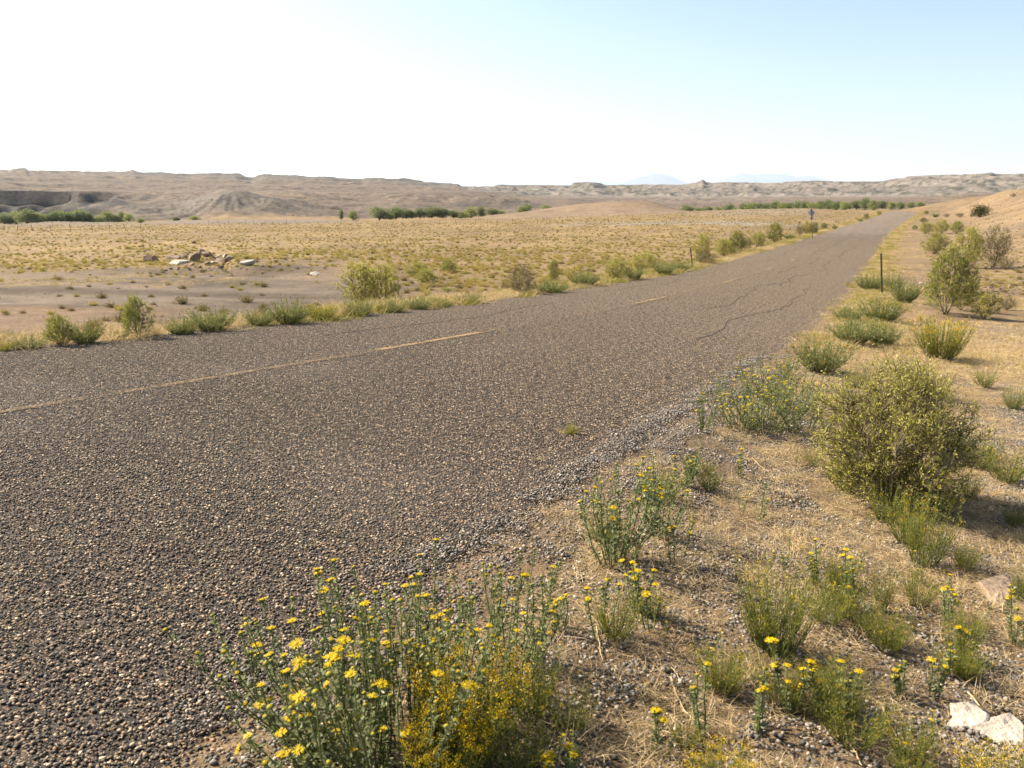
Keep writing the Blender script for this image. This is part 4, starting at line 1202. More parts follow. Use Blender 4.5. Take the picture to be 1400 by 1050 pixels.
for k, (u, v, h, n, lab) in enumerate([
    (870, 835, 95, 5, 'thin gumweed in dry grass in front of the bushy gumweed'),
    (892, 860, 100, 3, 'single tall gumweed stem in dry grass with one open head'),
    (770, 860, 70, 4, 'thin gumweed in dry grass near the pavement edge'),
    (1035, 715, 55, 2, 'lone gumweed sprig on gravel below the dense yellow patch'),
    (820, 870, 80, 4, 'thin gumweed between the two dry grass patches'),
    (1035, 1000, 110, 3, 'gumweed stem with two open heads beside the dry curved stalk'),
    (965, 1010, 115, 3, 'tall leafy gumweed stem in bare gravel with yellow top heads'),
    (900, 1040, 95, 2, 'leafy gumweed stem rising from straw by the bottom edge'),
    (1165, 830, 75, 4, 'gumweed sprigs on gravel behind the snakeweed'),
    (1080, 975, 100, 5, 'gumweed with leafy stems on gravel in front of the snakeweed'),
    (1272, 950, 80, 4, 'gumweed sprigs with small heads beside the broken pale slabs'),
    (1235, 955, 60, 3, 'tiny gumweed on gravel between the sticks and the slabs'),
    (1295, 855, 70, 5, 'gumweed on gravel with two bright heads behind the slabs'),
    (1135, 985, 95, 4, 'narrow gumweed with yellow top beside the forked stick'),
    (675, 1000, 65, 6, 'gumweed shading into the bright snakeweed clump on its verge side'),
    (660, 1055, 60, 5, 'gumweed tops at the bottom edge below the bright snakeweed'),
    (765, 1075, 55, 6, 'gumweed heads poking up at the bottom edge in straw'),
    (1390, 880, 90, 6, 'gumweed in front of the brown flat stone'),
    (1120, 800, 60, 5, 'gumweed sprigs behind the snakeweed on the verge'),
    (1320, 905, 60, 5, 'gumweed with clustered small heads on gravel'),
    (445, 1060, 90, 4, 'gumweed sprig low on the road edge under the sprawling one'),
    (925, 770, 70, 3, 'thin gumweed with a pale stem beside the looser gumweed'),
    (1012, 650, 40, 3, 'small gumweed sprig in straw near the dense yellow patch')]):
    gum_near('gumweed', u, v, h, n, .26, 350 + k, lab, .03, None, .0095 if v > 800 else .008, heads_per=3, nl=20, ll=.026)
for k, (lib, u, v, h, w, h0, w0, lab) in enumerate([
    (SNAKE, 640, 1050, 165, 130, .4, .42, 'bright snakeweed clump with massed yellow tops beside the sprawling gumweed'),
    (SNAKE, 610, 1100, 130, 90, .4, .42, 'snakeweed at the bottom edge in front of the bright clump'),
    (SNAKE_G, 725, 985, 120, 90, .4, .42, 'greener snakeweed on the verge side of the bright clump'),
    (SNAKE_M, 1062, 895, 150, 100, .4, .42, 'tall snakeweed clump alone in straw on the verge'),
    (SNAKE_G, 1040, 880, 100, 80, .4, .42, 'greener half of the tall snakeweed clump in straw'),
    (SNAKE_M, 1262, 775, 110, 70, .4, .42, 'snakeweed at the foot of the largest saltbush'),
    (SNAKE_M, 1240, 745, 70, 60, .4, .42, 'snakeweed between saltbush and its shadow'),
    (SNAKE_G, 1210, 715, 60, 60, .4, .42, 'green snakeweed beneath the largest saltbush'),
    (SNAKE_G, 1290, 700, 70, 50, .4, .42, 'dark green stems at the shadow side of the largest saltbush'),
    (SNAKE_M, 1155, 670, 60, 60, .4, .42, 'yellow-flecked snakeweed at the road side of the largest saltbush'),
    (SNAKE, 1375, 1105, 75, 100, .4, .42, 'yellow-topped snakeweed at the bottom edge under the pale slabs'),
    (SNAKE, 985, 1095, 70, 80, .4, .42, 'yellow-topped snakeweed at the bottom edge in straw'),
    (SNAKE_G, 1310, 905, 80, 60, .4, .42, 'green snakeweed on gravel behind the pale slabs'),
    (SNAKE_G, 1205, 835, 75, 40, .4, .42, 'thin green snakeweed between two bare gravel patches'),
    (SNAKE_M, 1255, 830, 60, 50, .4, .42, 'dry-based snakeweed on the gravel beyond the thin green one'),
    (SNAKE_M, 1335, 640, 50, 60, .4, .42, 'pale snakeweed on gravel beyond the saltbush shadow'),
    (SNAKE_M, 1375, 660, 55, 60, .4, .42, 'pale yellow snakeweed farthest along the gravel past the saltbush'),
    (SNAKE_G, 1325, 680, 40, 40, .4, .42, 'small green snakeweed at the tip of the saltbush shadow'),
    (SNAKE_G, 1280, 545, 45, 45, .4, .42, 'grey-green snakeweed behind the largest saltbush'),
    (SNAKE_G, 1345, 530, 34, 40, .4, .42, 'thin pale snakeweed on the bare bank'),
    (SNAKE_G, 1385, 560, 40, 40, .4, .42, 'thin pale snakeweed on the bare bank, farther from the road'),
    (SNAKE_G, 1170, 530, 30, 50, .4, .42, 'green snakeweed between grey-green rabbitbrush and saltbush'),
    (SNAKE_G, 1385, 720, 40, 40, .4, .42, 'small snakeweed beyond the saltbush shadow'),
    (SNAKE_G, 1395, 820, 60, 40, .4, .42, 'snakeweed beside the brown flat stone'),
]):
    p = at(u, v); m = ground_px(p)
    sw = w / m / w0; shh = h / m / h0
    put(lib[k % len(lib)], 'snakeweed', p, lab, 'weed', GW, (sw, sw, shh))

# ------------------------------------------------------------------ chippings on the road, gravel and straw on the verge
ICO_V = np.array([(0, .526, .851), (0, -.526, .851), (0, .526, -.851), (0, -.526, -.851), (.526, .851, 0), (-.526, .851, 0), (.526, -.851, 0), (-.526, -.851, 0), (.851, 0, .526), (.851, 0, -.526), (-.851, 0, .526), (-.851, 0, -.526)])
ICO_F = np.array([(0, 10, 1), (0, 1, 8), (0, 8, 4), (0, 4, 5), (0, 5, 10), (3, 2, 11), (3, 9, 2), (3, 6, 9), (3, 7, 6), (3, 11, 7), (1, 10, 7), (1, 7, 6), (1, 6, 8), (8, 6, 9), (8, 9, 4), (4, 9, 2), (4, 2, 5), (5, 2, 11), (5, 11, 10), (10, 11, 7)])
_d = ICO_V[ICO_F]; _n = np.cross(_d[:, 1] - _d[:, 0], _d[:, 2] - _d[:, 0])
ICO_F = np.where(((_n * _d.mean(1)).sum(1) < 0)[:, None], ICO_F[:, ::-1], ICO_F)

def stone_patch(name, size, n, smin, smax, rng, pal, lift=.35, flat=.62, power=1.6):
    pos = rng.uniform(-size / 2, size / 2, (n, 2))
    s = smin + (smax - smin) * rng.random(n) ** power
    an = rng.uniform(0, 6.283, n)
    ax = np.stack([s * rng.uniform(.8, 1.35, n), s * rng.uniform(.65, 1.0, n), s * flat * rng.uniform(.7, 1.25, n)], 1)
    V = ICO_V[None] * (1 + rng.uniform(-.3, .22, (n, 12, 1))) * ax[:, None] * .5
    tl = rng.normal(0, .35, n)
    y, z = V[..., 1] * np.cos(tl)[:, None] - V[..., 2] * np.sin(tl)[:, None], V[..., 1] * np.sin(tl)[:, None] + V[..., 2] * np.cos(tl)[:, None]
    x = V[..., 0]
    V = np.stack([x * np.cos(an)[:, None] - y * np.sin(an)[:, None] + pos[:, :1], x * np.sin(an)[:, None] + y * np.cos(an)[:, None] + pos[:, 1:], z + (ax[:, 2] * lift)[:, None]], -1)
    Fc = (ICO_F[None] + (np.arange(n) * 12)[:, None, None]).reshape(-1, 3)
    w = np.array([p[1] for p in pal], float); w /= w.sum()
    ci = rng.choice(len(pal), n, p=w)
    col = np.array([p[0] for p in pal])[ci] * rng.uniform(.75, 1.25, (n, 1))
    return mesh_np(name, V.reshape(-1, 3), Fc, M['chips'], False, col=np.repeat(col, 12, 0))

r2 = np.random.default_rng(21)
CHIPS = [stone_patch('road_chipping_%d' % i, .34, 700, .007, .018, r2, CHIP_PAL) for i in range(5)]
GRAVEL_PAL = [((.10, .095, .09), 20), ((.19, .175, .16), 20), ((.26, .235, .21), 18), ((.38, .325, .265), 14), ((.50, .44, .37), 12), ((.58, .53, .47), 5), ((.24, .24, .25), 8)]
GRAVEL_PAL = [((c[0] * .68, c[1] * .65, c[2] * .59), w) for c, w in GRAVEL_PAL]
GRAVEL = [stone_patch('verge_gravel_%d' % i, .42, 560, .007, .022, r2, GRAVEL_PAL, .25, .7, 2.0) for i in range(4)]

def tile_points(cell, rmin, rmax, a0, a1, jitter=0.0):
    """grid cells aligned with the road inside a sector"""
    n = int(rmax / cell) + 2
    i, j = np.meshgrid(np.arange(-n, n), np.arange(-n, n), indexing='ij')
    q, m = (i.ravel() + .5) * cell, (j.ravel() + .5) * cell
    if jitter:
        q = q + RNG.uniform(-jitter, jitter, q.shape) * cell; m = m + RNG.uniform(-jitter, jitter, m.shape) * cell
    x, y = q * UX + m * UY, q * UY - m * UX
    r = np.hypot(x, y); a = np.degrees(np.arctan2(x, y))
    k = (r > rmin) & (r < rmax) & (a > a0) & (a < a1)
    return x[k], y[k]

def edge_dist(x, y):
    s, d = road_sd(x, y)
    return np.where(d > 0, d - W_R - edge_wob(s, 1), -d - W_L - edge_wob(s, -1)), d, s

TH = math.radians(25.8)
x, y = tile_points(.335, .8, 135, -52, 50)
ad, d, s = edge_dist(x, y)
k = (ad < .12) & (RNG.random(len(x)) < 1 - sstep(75, 135, np.hypot(x, y)))
x, y, d, s = x[k], y[k], d[k], s[k]
z = road_z(s, d) + .001
eu = np.zeros((len(x), 3)); gq = np.interp(s, RS, RG)
from mathutils import Quaternion
for i in range(len(x)):
    nv = Vector((-gq[i] * UX + CROWN * math.copysign(1, d[i]) * UY, -gq[i] * UY - CROWN * math.copysign(1, d[i]) * UX, 1)).normalized()
    eu[i] = (Vector((0, 0, 1)).rotation_difference(nv) @ Quaternion((0, 0, 1), -TH + random.randrange(4) * math.pi / 2)).to_euler()[:]
scatter('road_chippings', CHIPS, np.stack([x, y, z], 1), eu, np.ones(len(x)), RNG.integers(0, 5, len(x)), 'loose grey and tan stone chippings set in the road surface', 'chippings')

x, y = tile_points(.36, .7, 16, -70, 60, .25)
ad, d, s = edge_dist(x, y)
bare = fbm(x / 1.3, y / 1.3, 3, 301)
pr = np.where(d > 0, sstep(.30, .5, bare) * .35 + .75 + .3 * (np.hypot(x, y) < 5) + (1 - sstep(.1, .9, ad)) * .9, (1 - sstep(.2, 1.2, ad)))
k = (ad > -.28 - .5 * (fbm(s * .8, s * 0, 3, 333) - .3) * (d > 0)) & (RNG.random(len(x)) < pr) & (RNG.random(len(x)) < 1 - sstep(9, 16, np.hypot(x, y)))
x, y = x[k], y[k]
scatter('verge_gravel', GRAVEL, np.stack([x, y, np.where(ad[k] < 0, road_z(s[k], d[k]) + .004, terrain(x, y) - .002)], 1), slope_euler(x, y, RNG.uniform(0, 6.28, len(x)), .4), RNG.uniform(.9, 1.15, len(x)), RNG.integers(0, 4, len(x)), 'loose grey gravel strewn over the verge', 'gravel')

def straw_patch(name, size, n, lmin, lmax, wd, rng, up=.6, mat='straw', droop=.5, clumps=14):
    cc = rng.uniform(-size / 2, size / 2, (clumps, 2))
    b = cc[rng.integers(0, clumps, n)] + rng.normal(0, size * .06, (n, 2))
    c = np.concatenate([b, np.zeros((n, 1))], 1)
    d = nrm(rng.normal(size=(n, 3)) * [1, 1, .3] + [0, 0, up])
    d[:, 2] = np.abs(d[:, 2]) + .02
    v, f, t = blades(c, d, rng.uniform(lmin, lmax, n), wd, rng, droop)
    v[:, 2] = np.maximum(v[:, 2], .001)
    return mesh_np(name, v, f, M[mat], False, tint=t)
STRAW = [straw_patch('dry_grass_%d' % i, .42, 760, .015, .075, .0017, r2, .5, clumps=30) for i in range(4)] + [straw_patch('dry_litter_%d' % i, .45, 480, .02, .08, .0017, r2, .02, clumps=60) for i in range(2)]
x, y = tile_points(.30, .7, 18, -70, 60, .5)
ad, d, s = edge_dist(x, y)
f1 = fbm(x / 1.5 + 7, y / 1.5, 3, 305)
pr = sstep(.36, .50, f1) * .8 + .62
k = (ad > .22) & (d > 0) & (RNG.random(len(x)) < pr * (1 - sstep(3.5, 7, ad) * .75))
x, y = x[k], y[k]
scatter('dry_grass', STRAW, np.stack([x, y, terrain(x, y) - .002], 1), np.stack([0 * x, 0 * x, RNG.uniform(0, 6.28, len(x))], 1), RNG.uniform(.7, 1.5, len(x)), RNG.integers(0, 6, len(x)), 'matted dry straw-coloured grass covering the verge', 'grass')
# straw and green fringe along both road edges farther on
FR = [straw_patch('fringe_grass_%d' % i, .9, 260, .06, .22, .006, r2, .9, 'grass_green', .4, 9) for i in range(3)] + [straw_patch('fringe_straw_%d' % i, .9, 260, .06, .22, .006, r2, .8, 'straw', .4, 9) for i in range(3)]
ss_ = np.concatenate([np.arange(2, 60, .42), np.arange(60, 140, .7), np.arange(140, 300, 1.3)])
pts, idx, scs = [], [], []
for side in (-1, 1):
    for rep in range(5):
        sj = ss_ + RNG.uniform(-.4, .4, len(ss_))
        off = (W_L if side < 0 else W_R) + .22 + np.abs(RNG.normal(0, .55, len(ss_))) + (0 if side < 0 else .25)
        xx = np.interp(sj, RS, RX) + side * off * math.cos(TH); yy = np.interp(sj, RS, RY) - side * off * math.sin(TH)
        g = fbm(sj / 6, sj * 0 + side, 2, 311)
        keep = (RNG.random(len(sj)) < (.75 if side < 0 else .6)) & ((np.hypot(xx, yy) > 15) if side > 0 else True)
        pts.append(np.stack([xx, yy, terrain(xx, yy) - .004], 1)[keep])
        idx.append(np.where(RNG.random(len(sj)) < np.where(side < 0, .25 + .5 * (g > .5), .55), RNG.integers(0, 3, len(sj)), RNG.integers(3, 6, len(sj)))[keep])
        scs.append((RNG.uniform(.5, 1.25, len(sj)) * (.75 + .6 * g) * (1.35 if side < 0 else 1))[keep])
pts, idx, scs = np.vstack(pts), np.concatenate(idx), np.concatenate(scs)
scatter('roadside_grass', FR, pts, np.stack([0 * scs, 0 * scs, RNG.uniform(0, 6.28, len(scs))], 1), scs, idx, 'strip of yellow-green and straw grass along both road edges', 'grass')

# straw-coloured bunches over the right bank and the plain near the road
BK = [straw_patch('bank_straw_%d' % i, 1.2, 230, .05, .19, .007, r2, .7, 'straw', .45, 8) for i in range(4)] + [straw_patch('bank_grass_%d' % i, 1.2, 200, .05, .2, .007, r2, .8, 'grass_green', .4, 7) for i in range(2)]
def field(n, r0, r1, a0, a1, side, thr, adm):
    r = r0 * (r1 / r0) ** RNG.random(n); a = np.radians(RNG.uniform(a0, a1, n))
    x, y = r * np.sin(a), r * np.cos(a)
    ad, d, s = edge_dist(x, y)
    k = (np.sign(d) == side) & (ad > adm) & (fbm(x / 5, y / 5, 3, 351) + .2 * RNG.random(n) > thr)
    return x[k], y[k]
fx = [field(6200, 12, 260, 14, 48, 1, .56, 1.2), field(6600, 34, 240, -48, 30, -1, .62, 2.0)]
x, y = np.concatenate([f[0] for f in fx]), np.concatenate([f[1] for f in fx])
rr0 = np.hypot(x, y)
scatter('bank_grass', BK, np.stack([x, y, terrain(x, y) - .01], 1), np.stack([0 * x, 0 * x, RNG.uniform(0, 6.28, len(x))], 1), RNG.uniform(.5, 1.3, len(x)) * (.75 + .5 * sstep(20, 120, rr0)), RNG.choice([0, 1, 2, 3, 0, 1, 2, 3, 4, 5], len(x)), 'thin straw-coloured bunch grass over the bank and plain', 'grass')

# small weeds filling the verge between the named plants
r7 = np.random.default_rng(71)
n_ = 0
while n_ < 70:
    u, v = r7.uniform(700, 1400), r7.uniform(600, 1060)
    if u > 1285 and (785 < v < 855 or 955 < v < 1060): continue
    p = at(u, v)
    ad, d, s = edge_dist(np.array([p.x]), np.array([p.y]))
    if d[0] < 0 or ad[0] < .3 or fbm(np.array([p.x * 1.4]), np.array([p.y * 1.4]), 2, 71)[0] < .46: continue
    n_ += 1
    k = r7.random(); yel = k < .6
    lib = SNAKE_G + SNAKE_M if yel else GUM_THIN
    put(lib[int(r7.integers(0, len(lib)))], 'weed_sprig', p, 'small yellow-green snakeweed sprig among straw and gravel on the verge' if yel else 'small green gumweed sprig among straw and gravel on the verge', 'weed', 'small snakeweed sprigs on the verge' if yel else 'small gumweed sprigs on the verge', float(r7.uniform(.28, .55)))
# ------------------------------------------------------------------ stones
def rock_mesh(name, rng, mat, flat=.7, cuts=9, sub=3):
    bm = bmesh.new()
    bmesh.ops.create_icosphere(bm, subdivisions=sub, radius=1.0)
    for v in bm.verts: v.co = v.co * 1.25
    for _ in range(cuts):
        n = Vector(rng.normal(size=3)); n.normalize()
        d = rng.uniform(.55, .85)
        for v in bm.verts:
            e = v.co.dot(n) - d
            if e > 0: v.co -= n * e
    for v in bm.verts:
        q = v.co
        k = .05 * (vnoise(np.array([q.x * 3 + q.z * 2.1]), np.array([q.y * 3 - q.z * 1.7]), 7)[0] - .5) * 2
        v.co = Vector((q.x, q.y, q.z)) * (1 + k)
        v.co.z = v.co.z * flat
    for f in bm.faces: f.smooth = False
    me = bpy.data.meshes.new(name); bm.to_mesh(me); bm.free()
    me.materials.append(mat)
    return me
r3 = np.random.default_rng(33)
ROCKS = [rock_mesh('boulder_%d' % i, r3, M['boulder'], .75, 9, 3) for i in range(5)]
PALE = [rock_mesh('pale_boulder_%d' % i, r3, M['pale_rock'], .6, 8, 3) for i in range(2)]

def rock(name, me, u, v, wpx, hpx, label, cat='boulder', group=None, rng=r3):
    p = at(u, v); m = ground_px(p)
    o = obj(name, me, None, p, (rng.uniform(-.25, .25), rng.uniform(-.25, .25), rng.uniform(0, 6.28)), (wpx / m / 1.9, wpx / m / 2.2, hpx / m / 1.25))
    o.location.z += hpx / m * .22
    return tag(o, label, cat, group)
BP = 'boulders in the pile on the plain'
for i, (u, v, w, h, lab) in enumerate([
    (203, 358, 12, 10, 'dark upright boulder, first of the pile behind a straw tuft'),
    (212, 358, 12, 11, 'dark square boulder beside the first of the pile'),
    (236, 355, 18, 9, 'flat-topped brown boulder standing apart at the bare-soil end of the pile'),
    (254, 355, 9, 10, 'dark cube-like boulder in the pile'),
    (266, 356, 22, 12, 'largest brown boulder in the middle of the pile'),
    (284, 351, 18, 8, 'long brown boulder at the back of the pile'),
    (278, 346, 12, 6, 'small boulder on top of the pile back'),
    (262, 363, 9, 6, 'small dark boulder under the largest one'),
    (246, 361, 24, 8, 'low cream boulder in front of the pile'),
    (284, 362, 12, 6, 'small tan boulder in the pile front'),
    (290, 362, 14, 8, 'pale tan boulder at the pile front'),
    (302, 362, 18, 10, 'brown blocky boulder at the gully end of the pile front'),
    (314, 355, 13, 8, 'dark boulder at the gully end of the pile'),
    (308, 352, 10, 6, 'cream boulder behind the dark one at the gully end'),
    (298, 352, 10, 6, 'cream stone between the larger boulders'),
    (271, 366, 10, 5, 'small brown stone fallen in front of the pile'),
    (276, 349, 9, 6, 'dark stone wedged high in the pile'),
    (226, 370, 6, 4, 'pinkish stone on bare soil before the pile'),
    (265, 333, 7, 5, 'lone dark boulder on the plain behind the pile'),
    (165, 355, 7, 5, 'lone cream boulder on the plain beside the pile'),
]):
    rock('boulder', (ROCKS + PALE)[5 + i % 2] if ('cream' in lab or 'pale' in lab) else ROCKS[i % 5], u, v, w, h, lab, 'boulder', BP)
rock('boulder', PALE[0], 336, 362, 22, 10, 'rounded whitish boulder at the gully mouth', 'boulder', BP)
rock('stone_slab', PALE[1], 431, 376, 16, 4, 'white flat slab lying on bare silt', 'stone')
rock('stone_slab', PALE[0], 1259, 388, 7, 3, 'small white stone beside the near-side marker post', 'stone')

def slab(name, mat, outline, thick, label, tilt=(0, 0)):
    """broken flat stone: outline given as ground spots seen at (u, v)"""
    P = [at(u, v) for u, v in outline]
    c = sum(P, Vector()) / len(P)
    bm = bmesh.new()
    rg = np.random.default_rng(len(label))
    ring = []
    n = len(P)
    pts = []
    for i in range(n):                      # rough the edge
        a, b = P[i] - c, P[(i + 1) % n] - c
        for t in (0, .33, .66):
            q = a.lerp(b, t); pts.append(Vector((q.x, q.y, 0)) * (1 + (rg.uniform(-.06, .06))))
    low = [bm.verts.new((q.x * 1.02, q.y * 1.02, -.012)) for q in pts]
    mid = [bm.verts.new((q.x, q.y, thick * rg.uniform(.55, .8))) for q in pts]
    top = [bm.verts.new((q.x * .86, q.y * .86, thick * rg.uniform(.85, 1.1))) for q in pts]
    m = len(pts)
    for A, B in ((low, mid), (mid, top)):
        for i in range(m): bm.faces.new((A[i], A[(i + 1) % m], B[(i + 1) % m], B[i]))
    cen = bm.verts.new((0, 0, thick * 1.02))
    for i in range(m): bm.faces.new((top[i], top[(i + 1) % m], cen))
    bmesh.ops.recalc_face_normals(bm, faces=bm.faces)
    me = bpy.data.meshes.new(name); bm.to_mesh(me); bm.free(); me.materials.append(mat)
    o = obj(name, me, None, c, (tilt[0], tilt[1], 0))
    return tag(o, label, 'stone')
slab('stone_slab', M['pale_rock'], [(1290, 995), (1345, 1000), (1352, 985), (1330, 970), (1297, 967), (1302, 982)], .022, 'cream broken slab on gravel, the smaller of the pair', (.05, -.04))
slab('stone_slab', M['pale_rock'], [(1328, 996), (1362, 1018), (1400, 1022), (1402, 1002), (1378, 985), (1352, 987)], .024, 'cream broken slab on gravel, the larger of the pair', (.03, .05))
slab('stone_slab', M['boulder'], [(1334, 802), (1352, 822), (1372, 832), (1388, 815), (1390, 800), (1360, 796)], .035, 'brown flat stone tilted on the gravel', (.12, .06))

# rubble on the plain and on the right bank
SMALL = [rock_mesh('rubble_stone_%d' % i, r3, M['dark_rock'], .7, 7, 1) for i in range(3)] + [rock_mesh('rubble_pale_%d' % i, r3, M['boulder'], .7, 7, 1) for i in range(2)]
pts, sc_ = [], []
for (u0, u1, v0, v1, n, s0, s1) in ((545, 640, 350, 372, 120, 1.2, 3.4), (600, 650, 378, 396, 70, 1.2, 3.2), (1348, 1399, 384, 402, 130, 1.8, 6.0), (222, 345, 346, 370, 90, 1.8, 6.5), (1375, 1400, 395, 412, 30, 1.2, 3.0), (780, 840, 355, 362, 40, 1, 2.6), (30, 440, 375, 450, 110, 1.0, 2.6), (1300, 1398, 440, 520, 60, 1.2, 3.2), (360, 380, 326, 345, 40, 1.2, 3.0), (330, 400, 348, 352, 20, 1.0, 2.2)):
    for _ in range(n):
        u, v = r3.uniform(u0, u1), r3.uniform(v0, v1)
        p = at(u, v)
        pts.append(p[:]); sc_.append(r3.uniform(s0, s1) * (r3.random() ** .6 + .3) / ground_px(p) / 2)
n = len(pts)
scatter('rubble', SMALL, pts, r3.uniform(-.5, .5, (n, 3)) + np.stack([np.zeros(n), np.zeros(n), r3.uniform(0, 6.28, n)], 1), sc_, r3.integers(0, 5, n), 'small broken brown stones strewn on the plain and bank', 'rubble')

# ------------------------------------------------------------------ scrub on the plain
def tuft(name, n, mat, rng, h=.5, w=1.0, wd=.02):
    az = rng.uniform(0, 6.283, n); t = np.sqrt(rng.random(n)) * 1.25
    d = np.stack([np.cos(az) * np.sin(t), np.sin(az) * np.sin(t), np.cos(t) * 1.0 + .05], 1)
    c = rng.normal(0, .13 * w, (n, 3)) * [1, 1, 0]
    v, f, tt = blades(c, d, rng.uniform(.3, .55, n) * h * 1.9, wd, rng, .25)
    lc = c + nrm(d) * rng.uniform(.2, .85, (n, 1)) * h
    lv, lf, lt = leaves(lc, d + rng.normal(0, .5, d.shape), .10 * h * 2, .035 * h * 2, rng)
    V = np.vstack([v, lv]); off = len(v)
    V[:, 2] = np.maximum(V[:, 2], 0)
    return mesh_np(name, V, [np.vstack([f[0], lf + off]), f[1]], M[mat], False, tint=np.concatenate([tt, lt]))
TUFT = [tuft('scrub_tuft_%d' % i, 150, 'scrub', r3) for i in range(4)] + [tuft('dry_tuft_%d' % i, 130, 'scrub_dark', r3) for i in range(2)] + [tuft('green_tuft_%d' % i, 150, 'leaf_rabbit', r3) for i in range(2)]
def scrub_field():
    X, Y, S, K = [], [], [], []
    rg = np.random.default_rng(77)
    def add(n, r0, r1, a0, a1, cond, smin, smax, kinds, bias=1.0):
        r = np.sqrt(rg.uniform(r0 ** (2 * bias), r1 ** (2 * bias), n) ** (1 / bias)) if bias == 1.0 else r0 * (r1 / r0) ** rg.random(n)
        a = np.radians(rg.uniform(a0, a1, n)); x, y = r * np.sin(a), r * np.cos(a)
        s, d = road_sd(x, y)
        ad = np.where(d > 0, d - W_R, -d - W_L)
        k = cond(x, y, r, d, ad, 700 + F * np.tan(a) * 1.028) & (ad > 1.6)
        X.append(x[k]); Y.append(y[k]); S.append(rg.uniform(smin, smax, k.sum()) * (.6 + .7 * rg.random(k.sum()))); K.append(rg.choice(kinds, k.sum()))
    # main plain, denser away from the bare flat
    dens = lambda x, y, sd, q: (.55 * fbm(x / 14, y / 14, 3, sd) + .62 * rg.random(np.shape(x))) > q + .12
    add(40000, 36, 270, -48, 30, lambda x, y, r, d, ad, u: (d < 0) & dens(x, y, 401, .54) & (rg.random(len(x)) < sstep(40, 70, r + np.clip(u - 450, 0, 300) * .12)),   .22, .52, [0, 1, 2, 3, 0, 1, 2, 3, 4, 0, 1, 6], 0)
    add(23000, 80, 300, -48, 30, lambda x, y, r, d, ad, u: (d < 0) & dens(x, y, 405, .50), .22, .48, [0, 1, 2, 3, 4, 5])
    # bare silt flat: a few brown tufts
    add(220, 17, 50, -48, -8, lambda x, y, r, d, ad, u: (d < -8), .18, .48, [4, 5, 4, 5, 0], 0)
    # mid plain by the road
    add(900, 20, 90, -10, 30, lambda x, y, r, d, ad, u: (d < 0) & (ad > 4), .25, .6, [0, 1, 2, 4, 6], 0)
    # right bank
    add(520, 9, 70, 12, 48, lambda x, y, r, d, ad, u: (d > 0) & (ad > 4.5) & (rg.random(len(x)) < .6), .12, .34, [0, 1, 4, 5, 4], 0)
    add(3800, 40, 300, 20, 48, lambda x, y, r, d, ad, u: (d > 0) & (ad > 4), .20, .45, [0, 1, 2, 3, 4, 5], 0)
    # dark low scrub far up the hills
    add(2600, 480, 1400, -36, 36, lambda x, y, r, d, ad, u: (fbm(x / 90, y / 90, 3, 431) > .5), .7, 1.5, [4, 5, 5, 4], 0)
    return np.concatenate(X), np.concatenate(Y), np.concatenate(S), np.concatenate(K)
sx, sy, ssz, sk_ = scrub_field()
sz = terrain(sx, sy)
u_, v_ = project(sx, sy, sz)
app = ssz / np.hypot(sx, sy) * ((u_ > -10) & (u_ < 1410) & (v_ < 1050))
order = np.argsort(-app)
big, rest = order[:300], order[300:]
rr_ = np.hypot(sx, sy); sdd = road_sd(sx, sy)[1]
SCRUB_L = {
    0: ('small yellow-olive scrub tuft scattered on open ground across the road', 'scrub tufts across the road'),
    1: ('small brown dry tuft scattered on open ground across the road', 'brown tufts across the road'),
    2: ('small dry tuft scattered on the tan bank beyond the verge shrubs', 'dry tufts on the right bank')}
for i in big:
    z3 = 2 if sdd[i] > 0 else (1 if sk_[i] in (4, 5) else 0)
    o = obj('scrub_tuft' if z3 == 0 else 'dry_tuft', TUFT[sk_[i]], None, (sx[i], sy[i], sz[i] - .02), (0, 0, random.uniform(0, 6.28)), (ssz[i] * random.uniform(.7, 1.05), ssz[i] * random.uniform(.7, 1.05), ssz[i] * random.uniform(.9, 1.3)))
    tag(o, SCRUB_L[z3][0], 'scrub', SCRUB_L[z3][1])
n = len(rest)
sc3 = np.stack([ssz[rest] * RNG.uniform(.7, 1.1, n), ssz[rest] * RNG.uniform(.7, 1.1, n), ssz[rest] * RNG.uniform(.9, 1.35, n)], 1)
scatter('plain_scrub', TUFT, np.stack([sx, sy, sz - .02], 1)[rest], np.stack([np.zeros(n), np.zeros(n), RNG.uniform(0, 6.28, n)], 1), sc3, sk_[rest], 'mass of low scrub dotting the distant plain and hillsides', 'scrub')

